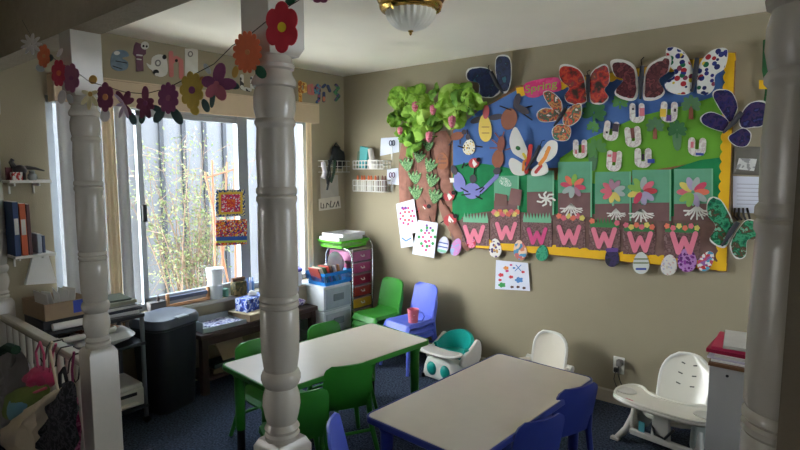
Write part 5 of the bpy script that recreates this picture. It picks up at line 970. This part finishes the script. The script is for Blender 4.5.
# ================================================================== paper flower garland strung along the posts
YG = YP-.085
G_ = lambda px, py, o=0.0: ony(px, py, YG-o)
def gslab(m, pts, o=0.0, t=.0018, bow=0.0, c=None):
    f = []; 
    for x, y in pts:
        d = math.hypot(x-c[0], y-c[1]) if c else 0; f.append(G_(x,y,o+bow*d))
    return m.slab(f, [p+Vector((0,t,0)) for p in f])
GM = {k: mt('garland '+k, c, .85, var=.08, scale=30) for k, c in dict(white=(206,200,196),orange=(206,104,66),crimson=(172,44,66),mauve=(140,80,106),cream=(216,206,160),plum=(122,56,86),purple=(124,60,100),olive=(182,156,66),tan=(196,130,80),red=(196,44,58),yellow=(226,196,44),teal=(60,86,84),grey=(170,176,176),dkgreen=(30,96,70),rose=(178,96,112),ochre=(190,150,70),lilac=(196,176,196)).items()}
def gflower(label, cx, cy, rx, ry, n, mat, cmat, cr, leaves=(), petals=None, bow=.0003):
    o = G_(cx,cy); t = thing('paper_flower', label, 'paper flower', o, 0, 'paper flowers on the garland')
    for k, (lx, ly, ang, l, w, lm) in enumerate(leaves):
        m = MB(); gslab(m, petal(lx,ly,ang,0,l,w), -.004-.001*k); m.build('leaf', GM[lm], t, world=True)
    if petals:
        for k, (a, l, w, pm) in enumerate(petals): m = MB(); gslab(m, petal(cx,cy,a,l*.05,l,w), .0015+.0007*k, bow=bow, c=(cx,cy)); m.build('petal', GM[pm], t, world=True)
    else: m = MB(); gslab(m, rose(cx,cy,rx,ry,n,.20,0,7), .0, bow=bow, c=(cx,cy)); m.build('blossom', GM[mat], t, world=True)
    if cmat: m = MB(); gslab(m, el(cx,cy,cr,cr*1.25), .014); m.build('flower_centre', GM[cmat], t, world=True)
    return t
day = lambda n, l, w, m, ph=0: [(ph+360*k/n, l, w, m) for k in range(n)]
gflower('white daisy paper flower at the far left end of the garland',31,44,7,12,8,'white',None,1.5,(),day(9,11,1.7,'white'))
gflower('small orange paper flower with blue-grey leaf beside the white daisy',43.5,56,6.5,12,7,'orange','tan',1.5,((36,66,30,9,3.5,'grey'),))
gflower('crimson paper flower with orange centre left of the left post',58.5,73,7.5,14,8,'crimson','orange',2.2,((57,57,-60,10,2,'white'),(53,57,170,9,4,'teal')))
gflower('dusty mauve paper flower overlapping the left post',71,78,8.5,15,7,'mauve','purple',2,((63,90,100,14,4,'white'),(68,94,70,10,3,'grey')))
gflower('cream lily paper flower with ochre top on the left post',90,94,7,13,6,'cream','ochre',2,((92,84,-80,9,4,'ochre'),),[(60,14,2.3,'cream'),(95,16,2.3,'cream'),(130,14,2.3,'cream'),(200,9,2,'cream'),(-20,8,2,'cream')])
gflower('plum paper flower with tan centre at the right edge of the left post',105,97,8.5,15,6,'plum','tan',2.6,((106,109,100,13,5,'white'),))
gflower('plum and white lily paper flower with thin white petals',124,104,7,14,6,'plum',None,2,((130,112,70,14,3.5,'teal'),),[(-120,15,3.2,'plum'),(-70,14,3.2,'plum'),(-30,11,3,'plum'),(60,13,2.5,'plum'),(110,15,1.6,'lilac'),(75,15,1.6,'lilac'),(170,8,1.6,'lilac'),(-135,14,1.3,'lilac')])
gflower('plum leafy paper flower with dark teal leaves, in front of the window top',145,103,7.5,15,6,'plum','purple',2,((151,106,25,12,3,'teal'),(143,112,100,12,3,'teal')),[(-90,17,3.4,'plum'),(-20,9,3.4,'plum'),(-160,9,3.4,'plum'),(30,10,3.2,'plum'),(150,10,3.2,'plum'),(75,16,3,'plum'),(105,16,3,'plum')])
gflower('large purple paper flower with two grey-teal leaves hanging under it',168,98,10.5,16,10,'purple','mauve',2.5,((172,108,60,19,4.5,'teal'),(163,108,120,17,4.5,'teal')))
gflower('olive yellow paper flower with purple centre',191.5,90,12,19,9,'olive','purple',3,((200,88,-75,12,4,'tan'),(203,99,70,14,3.5,'teal'),(192,106,60,10,4,'olive')))
gflower('purple and rose paper orchid with dark teal leaves',216,84,10,16,5,'purple','rose',2.5,((224,82,20,16,4,'teal'),(213,88,95,20,2.5,'teal'),(210,74,-120,12,2.5,'grey')),[(-75,22,6,'purple'),(0,20,6,'purple'),(-165,15,6,'purple'),(65,18,5.5,'rose'),(125,16,5,'rose')])
gflower('big orange red paper flower hanging left of the middle post',247,52,14.5,21.5,16,'orange','tan',2.2,((257,66,60,14,5,'dkgreen'),(236,66,100,12,3,'ochre')),None,.0003)
gflower('big red paper flower with yellow centre and green leaf on the middle post',281.5,27,17,26,6,'red','yellow',4,((287,5,-60,14,5,'dkgreen'),),None,.0003)
gflower('plum paper flower at the top edge of the picture right of the middle post',320,-4,12,7,8,'plum',None,2,())
single(MB().tube([G_(p[0],p[1],-.003) for p in ((22,20),(31,36),(45,50),(58,62),(71,68),(90,82),(105,86),(124,92),(145,94),(168,88),(191,76),(214,64),(232,46),(247,37),(263,24),(276,14),(296,2),(320,-14))],.0012,5),'garland_string',mt('dark string',(70,60,52),.9),'thin dark string carrying the paper flowers between the posts','string')
# ================================================================== animal letters above the window
def xcut(name, label, cat_, pts, mat, off=.006, extra=(), group=None):
    c = (sum(p[0] for p in pts)/len(pts), sum(p[1] for p in pts)/len(pts)); q = onx(c[0],c[1],0); o = thing(name, label, cat_, (off,q.y,q.z), 0, group); m = MB(); X_(off,.003)(m,pts); m.build('letter_shape', mat, o, world=True)
    for nm, p2, m2, do, *w in extra: m = MB(); (stroke(X_(off+do,.002),m,p2,w[0]) if w else X_(off+do,.002)(m,p2)); m.build(nm, m2, o, world=True)
    return o
GL = 'animal letters above the window'; L_bl = mt('blue grey letter',(110,130,146),.7,var=.15,scale=30); L_pu = mt('purple letter',(104,66,84),.7,var=.1); L_wh = mt('white letter',(206,204,196),.7); L_pk = mt('pink letter',(196,116,110),.7); L_bk = mt('black letter spot',(34,32,32),.8)
xcut('animal_letter','round blue-grey whale letter c, first of the letters left of the window','letter',cat([(112,54),(118,50),(126,51),(129,56),(122,58),(128,62),(127,69),(118,71),(111,66)],3),L_bl,.006,[('white_patch',el(117,53,3,2),L_wh,.002),('dark_line',[(116,61),(127,63)],L_bk,.0025,.8),('dark_line',[(113,66),(122,69)],L_bk,.0025,.8)],GL)
xcut('animal_letter','purple letter r stack with a small panda head on top','letter',[(136,42),(141,44),(146,48),(146,54),(143,56),(143.5,71),(136.5,71),(136,57),(133,54),(134,46)],L_pu,.006,[('panda_head',el(145,45.5,4,4),L_wh,.003),('panda_eye',el(143.6,46,1,1.2),L_bk,.006),('panda_eye',el(146.8,46.4,1,1.2),L_bk,.006),('pale_band',[(137,55),(142,55.5)],L_wh,.003,1.4),('pale_band',[(137,59),(141,59.5)],L_wh,.003,1.2)],GL)
xcut('animal_letter','white elephant letter with black ear between purple and pink letters','letter',cat([(146.5,63),(151,65),(152,58),(158,54.5),(165,56),(167.5,64),(167,74),(160,77),(154,73),(152,70),(149,68)],3),L_wh,.006,[('grey_ring',el(158,63,3,3.4),mt('letter grey',(120,116,116),.8),.002),('ring_hole',el(158,63,1.6,2),L_wh,.0045),('black_ear',el(164.5,57,2,2.4),L_bk,.003),('black_spot',el(156,72,3,2.5),L_bk,.003),('white_spot',el(157,74.5,2.4,1.6),L_wh,.0055)],GL)
o = onx(176,63); q = thing('animal_letter','salmon pink letter h with a black spot','letter',(.006,o.y,o.z),0,GL); m = MB(); f = X_(.006,.003); stroke(f,m,[(171,53),(171.5,75)],4.6); stroke(f,m,[(172,62),(176,58),(181,61),(181.5,77)],4.6); m.build('letter_shape', L_pk, q, world=True); m = MB(); X_(.0095,.002)(m,el(176.5,60.5,1.4,1.6)); m.build('black_spot', L_bk, q, world=True)
xcut('animal_letter','upright white card letter i with a grey ring, right of the pink letter h','letter',rc(185,48.5,198,78),L_wh,.006,[('grey_ring',el(190.5,54,2.6,3),mt('letter grey',(120,116,116),.8),.002),('ring_hole',el(190.5,54,1.4,1.8),L_wh,.0045)],GL)
P_ze = paint('zebra letter',[(206,204,196),(60,60,62),(196,196,190)],40,vor=True)
o = onx(250,85); q = thing('animal_letter','grey spotted letter behind the orange paper flower, left of the middle post','letter',(.006,o.y,o.z),0,GL); m = MB(); stroke(f,m,[(242,76),(242,88),(250,90)],3.6); stroke(f,m,[(252,78),(258,80),(258,88),(252,87),(252,79)],3.2); m.build('letter_shape', P_ze, q, world=True)
def sletter(lab, segs, w, mat, bits=()):
    c = segs[0][0]; o = onx(c[0],c[1]); q = thing('animal_letter',lab,'letter',(.006,o.y,o.z),0,GL); m = MB()
    for s in segs: stroke(f,m,s,w)
    m.build('letter_shape', mat, q, world=True)
    for b, mm in bits: m = MB(); X_(.0095,.002)(m,b); m.build('letter_spot', mm, q, world=True)
sletter('orange and yellow giraffe letter p just right of the middle post',[[(300,82),(300.5,102)],[(300,83),(305,84),(305.5,91),(300.5,92)]],3.4,paint('giraffe letter',[(206,150,70),(226,190,110),(170,100,50)],50,vor=True))
sletter('salmon pink letter a right of the orange giraffe letter',[[(309,93),(308.5,86),(312,85),(313,94),(309,93)]],2.6,L_pk)
sletter('blue and pink letter g with a dark tail, in the middle of the right group',[[(315,88),(318,85),(319.5,91),(316,93),(315,88)],[(319.5,86),(319,100),(317,102)]],2.6,paint('peacock letter',[(60,90,140),(150,80,110),(30,40,70),(90,140,160)],50,vor=True))
sletter('small dark blue letter with an orange leg hanging below it',[[(323,87),(325,85)],[(328,86),(330,91)],[(324,93),(324,101)]],2.8,mt('navy letter',(44,58,96),.7),[(el(324,99,1.4,2.6),mt('orange leg',(196,120,90),.7))])
sletter('green and dark blue letter s closest to the room corner',[[(336,85),(338.5,88),(335,92),(339,96),(336,100)]],3,paint('parrot letter',[(60,110,80),(40,44,70),(90,60,120),(80,140,90)],50,vor=True))
# ================================================================== hooks at the corner on the window wall
M_coat = mt('black nylon',(26,28,30),.6); M_gn = mt('dark green strap',(40,66,50),.7)
sh = thing('wire_shelf','white wire rack on the window wall beside the corner','wire rack',(0,onx(331,170).y,onx(331,170).z)); m = MB()
ya_, yb_ = onx(318,170).y, onx(346,170).y; zt, zb = onx(331,161).z, onx(331,172).z
for z in (zt,(zt+zb)/2,zb): m.tube([(.004,ya_,z),(.07,ya_,z),(.07,yb_,z),(.004,yb_,z)],.0028,6)
for k in range(7): y = ya_+(yb_-ya_)*k/6; m.tube([(.07,y,zt),(.07,y,zb),(.004,y,zb)],.0024,5)
m.build('wire_frame', M_wire, sh, world=True)
bg_ = thing('camera_bag','black zipped pouch standing in the wire rack beside the corner','bag',(.035,onx(337,165).y,zb+.004)); m = MB(); m.puff([onx(x,y,.035) for x,y in smooth([(331,147),(337,145),(341,150),(345,152),(345,169),(331,168)],1)],(1,0,0),.026,.028,4,.01); m.build('pouch', M_coat, bg_, world=True); MB().tube([onx(x,y,.06) for x,y in ((333,148),(336,143),(340,148))],.006,6).build('pouch_handle', M_coat, bg_, world=True)
kb = thing('lanyard_bundle','black, white and dark green straps hanging from the wire rack','lanyard',(.08,onx(328,175).y,onx(328,175).z))
for pts, mm, r_ in (([(323,162),(325,172),(323,178)],mt('white cloth tag',(206,200,206),.8),.02),([(332,156),(329,166),(327,178),(328,184)],M_coat,.012),([(335,160),(334,172),(331,182),(329,178)],M_gn,.013),([(329,160),(330,176),(327,190)],M_coat,.009),([(331,162),(328,176)],mt('pale grey strap',(180,186,186),.7),.007)):
    MB().tube([onx(x,y,.085+.004*r_*100) for x,y in pts],r_,8).build('strap', mm, kb, world=True)
o = thing('wall_sign','grey laminated paper sign hanging under the wire rack','sign',(.01,onx(330,190).y,onx(330,190).z)); m = MB(); X_(.010,.001)(m,[(320,176),(338,175),(339,200),(321,202)]); m.build('laminated_sheet', mt('grey laminated sheet',(176,172,160),.4), o, world=True)
m = MB(); X_(.013,.001)(m,[(318.5,199),(340,196),(341,208),(319,211)]); m.build('drawn_card', mt('drawn paper card',(206,200,184),.8), o, world=True)
K_ink = mt('black ink',(50,46,44),.8); m = MB(); fx_ = X_(.0142,.0006)
for s in ([(321,203),(321,208),(324,208),(323.5,204)],[(326,208),(327,203),(329,205)],[(331,201),(330,207),(333,207),(335,202)],[(336,207),(338,201),(339,206)]): stroke(fx_,m,s,.8)
m.build('ink_lettering', K_ink, o, world=True)
# ================================================================== coats and bags on the railing
YB_ = YP-.075
def rp(x, y, o=0.0): return ony(x,y,YB_-o)
def softbag(name, label, cat_, pts, mat, d, amp, o=0.0, seed=0, extra=(), hook=None):
    c = (sum(p[0] for p in pts)/len(pts), sum(p[1] for p in pts)/len(pts)); q = rp(*c,o); t = thing(name, label, cat_, q); m = MB(); m.puff([rp(x,y,o) for x,y in cat(pts,3)],(0,-1,0),d*.35,d,6,amp,seed); m.build('fabric_body', mat, t, world=True)
    for nm, p2, r_, mm in extra: MB().tube([rp(x,y,o+d*.6) for x,y in p2],r_,8).build(nm, mm, t, world=True)
    return t
softbag('jacket','grey fleece jacket with dark green hood hanging at the left end of the railing','jacket',[(0,352),(8,346),(22,352),(29,368),(26,392),(18,420),(8,430),(-4,420),(-6,380)],mt('grey fleece',(112,108,104),.95,var=.12,sheen=.3),.06,.03,.0,1,(('hood',[(0,352),(8,347),(16,350)],.022,mt('dark green cloth',(34,66,48),.9)),('fold',[(14,356),(10,380),(6,412)],.010,mt('grey fleece',(112,108,104),.95))))
softbag('pink_bag','crumpled pink bag with looped straps hanging from the railing','bag',[(24,378),(36,366),(44,367),(52,370),(56,382),(48,388),(34,386)],mt('hot pink nylon',(196,60,104),.5,var=.1),.04,.03,.01,3,(('bag_strap',[(38,368),(36,352),(40,342),(44,354),(44,370)],.005,mt('pink strap',(206,90,124),.6)),('bag_strap',[(50,372),(53,352),(56,344)],.005,mt('pink strap',(206,90,124),.6))))
ck = softbag('lunch_bag','small lunch bag with green top, pink trim and blue front hanging on the railing','bag',[(11,392),(28,386),(46,384),(50,392),(40,404),(28,412),(10,420),(7,406)],mt('olive green fabric',(110,130,62),.85,var=.1),.05,.012,.03,5,(('pink_trim',[(10,396),(28,395),(46,388)],.006,mt('pink trim',(206,84,104),.7)),))
m = MB(); m.puff([rp(x,y,.066) for x,y in cat([(10,400),(24,398),(28,404),(22,414),(9,420)],3)],(0,-1,0),.01,.02,4,.006); m.build('blue_panel', mt('sky blue fabric',(110,160,176),.8), ck, world=True)
softbag('tote_bag','cream canvas tote bag slanting across the railing foreground','bag',[(58,388),(62,392),(50,410),(44,430),(40,455),(8,452),(5,432),(14,418),(34,404)],mt('cream canvas',(196,180,152),.9,var=.05),.05,.03,.06,7,(('tote_strap',[(58,390),(54,372),(50,350),(52,342)],.005,mt('cream canvas',(196,180,152),.9)),))
softbag('lace_scarf','black lacy scarf hanging from the railing next to the left post','scarf',[(58,388),(68,381),(75,384),(77,400),(76,425),(72,455),(44,456),(46,432),(52,410)],paint('black lace cloth',[(14,14,16),(22,22,24),(60,58,62),(18,18,20)],50,.9),.045,.04,.035,9,(('scarf_loop',[(60,388),(60,374),(64,368),(67,382)],.007,mt('black lace edge',(18,18,20),.9)),))
softbag('pink_skirt','magenta striped cloth hanging beside the left post below the railing','cloth',[(72,398),(78,398),(79,420),(80,455),(70,456),(71,430)],paint('magenta stripe cloth',[(150,40,90),(190,110,140),(120,30,80)],30),.03,.012,.0,11,(('hanger_strap',[(74,398),(72,370),(74,352)],.005,mt('magenta strap',(120,40,80),.8)),))
for i, x in enumerate((38,48,60,70)):
    a = rp(x, 330+.38*x-4); o = thing('wire_hook',['dark wire hook over the handrail, leftmost','dark wire hook over the handrail, second from left','dark wire hook over the handrail, second from the post','dark wire hook over the handrail, nearest the post'][i],'hook',a,0,'hooks on the handrail'); zt_ = .775
    MB().tube([(a.x,YP+.03,.755),(a.x,YP+.025,zt_),(a.x,YP-.025,zt_),(a.x,YP-.042,.75),(a.x,YP-.05,.70),(a.x,YP-.062,.69),(a.x,YP-.07,.71)],.0035,6).build('hook_wire', K_ink, o, world=True)
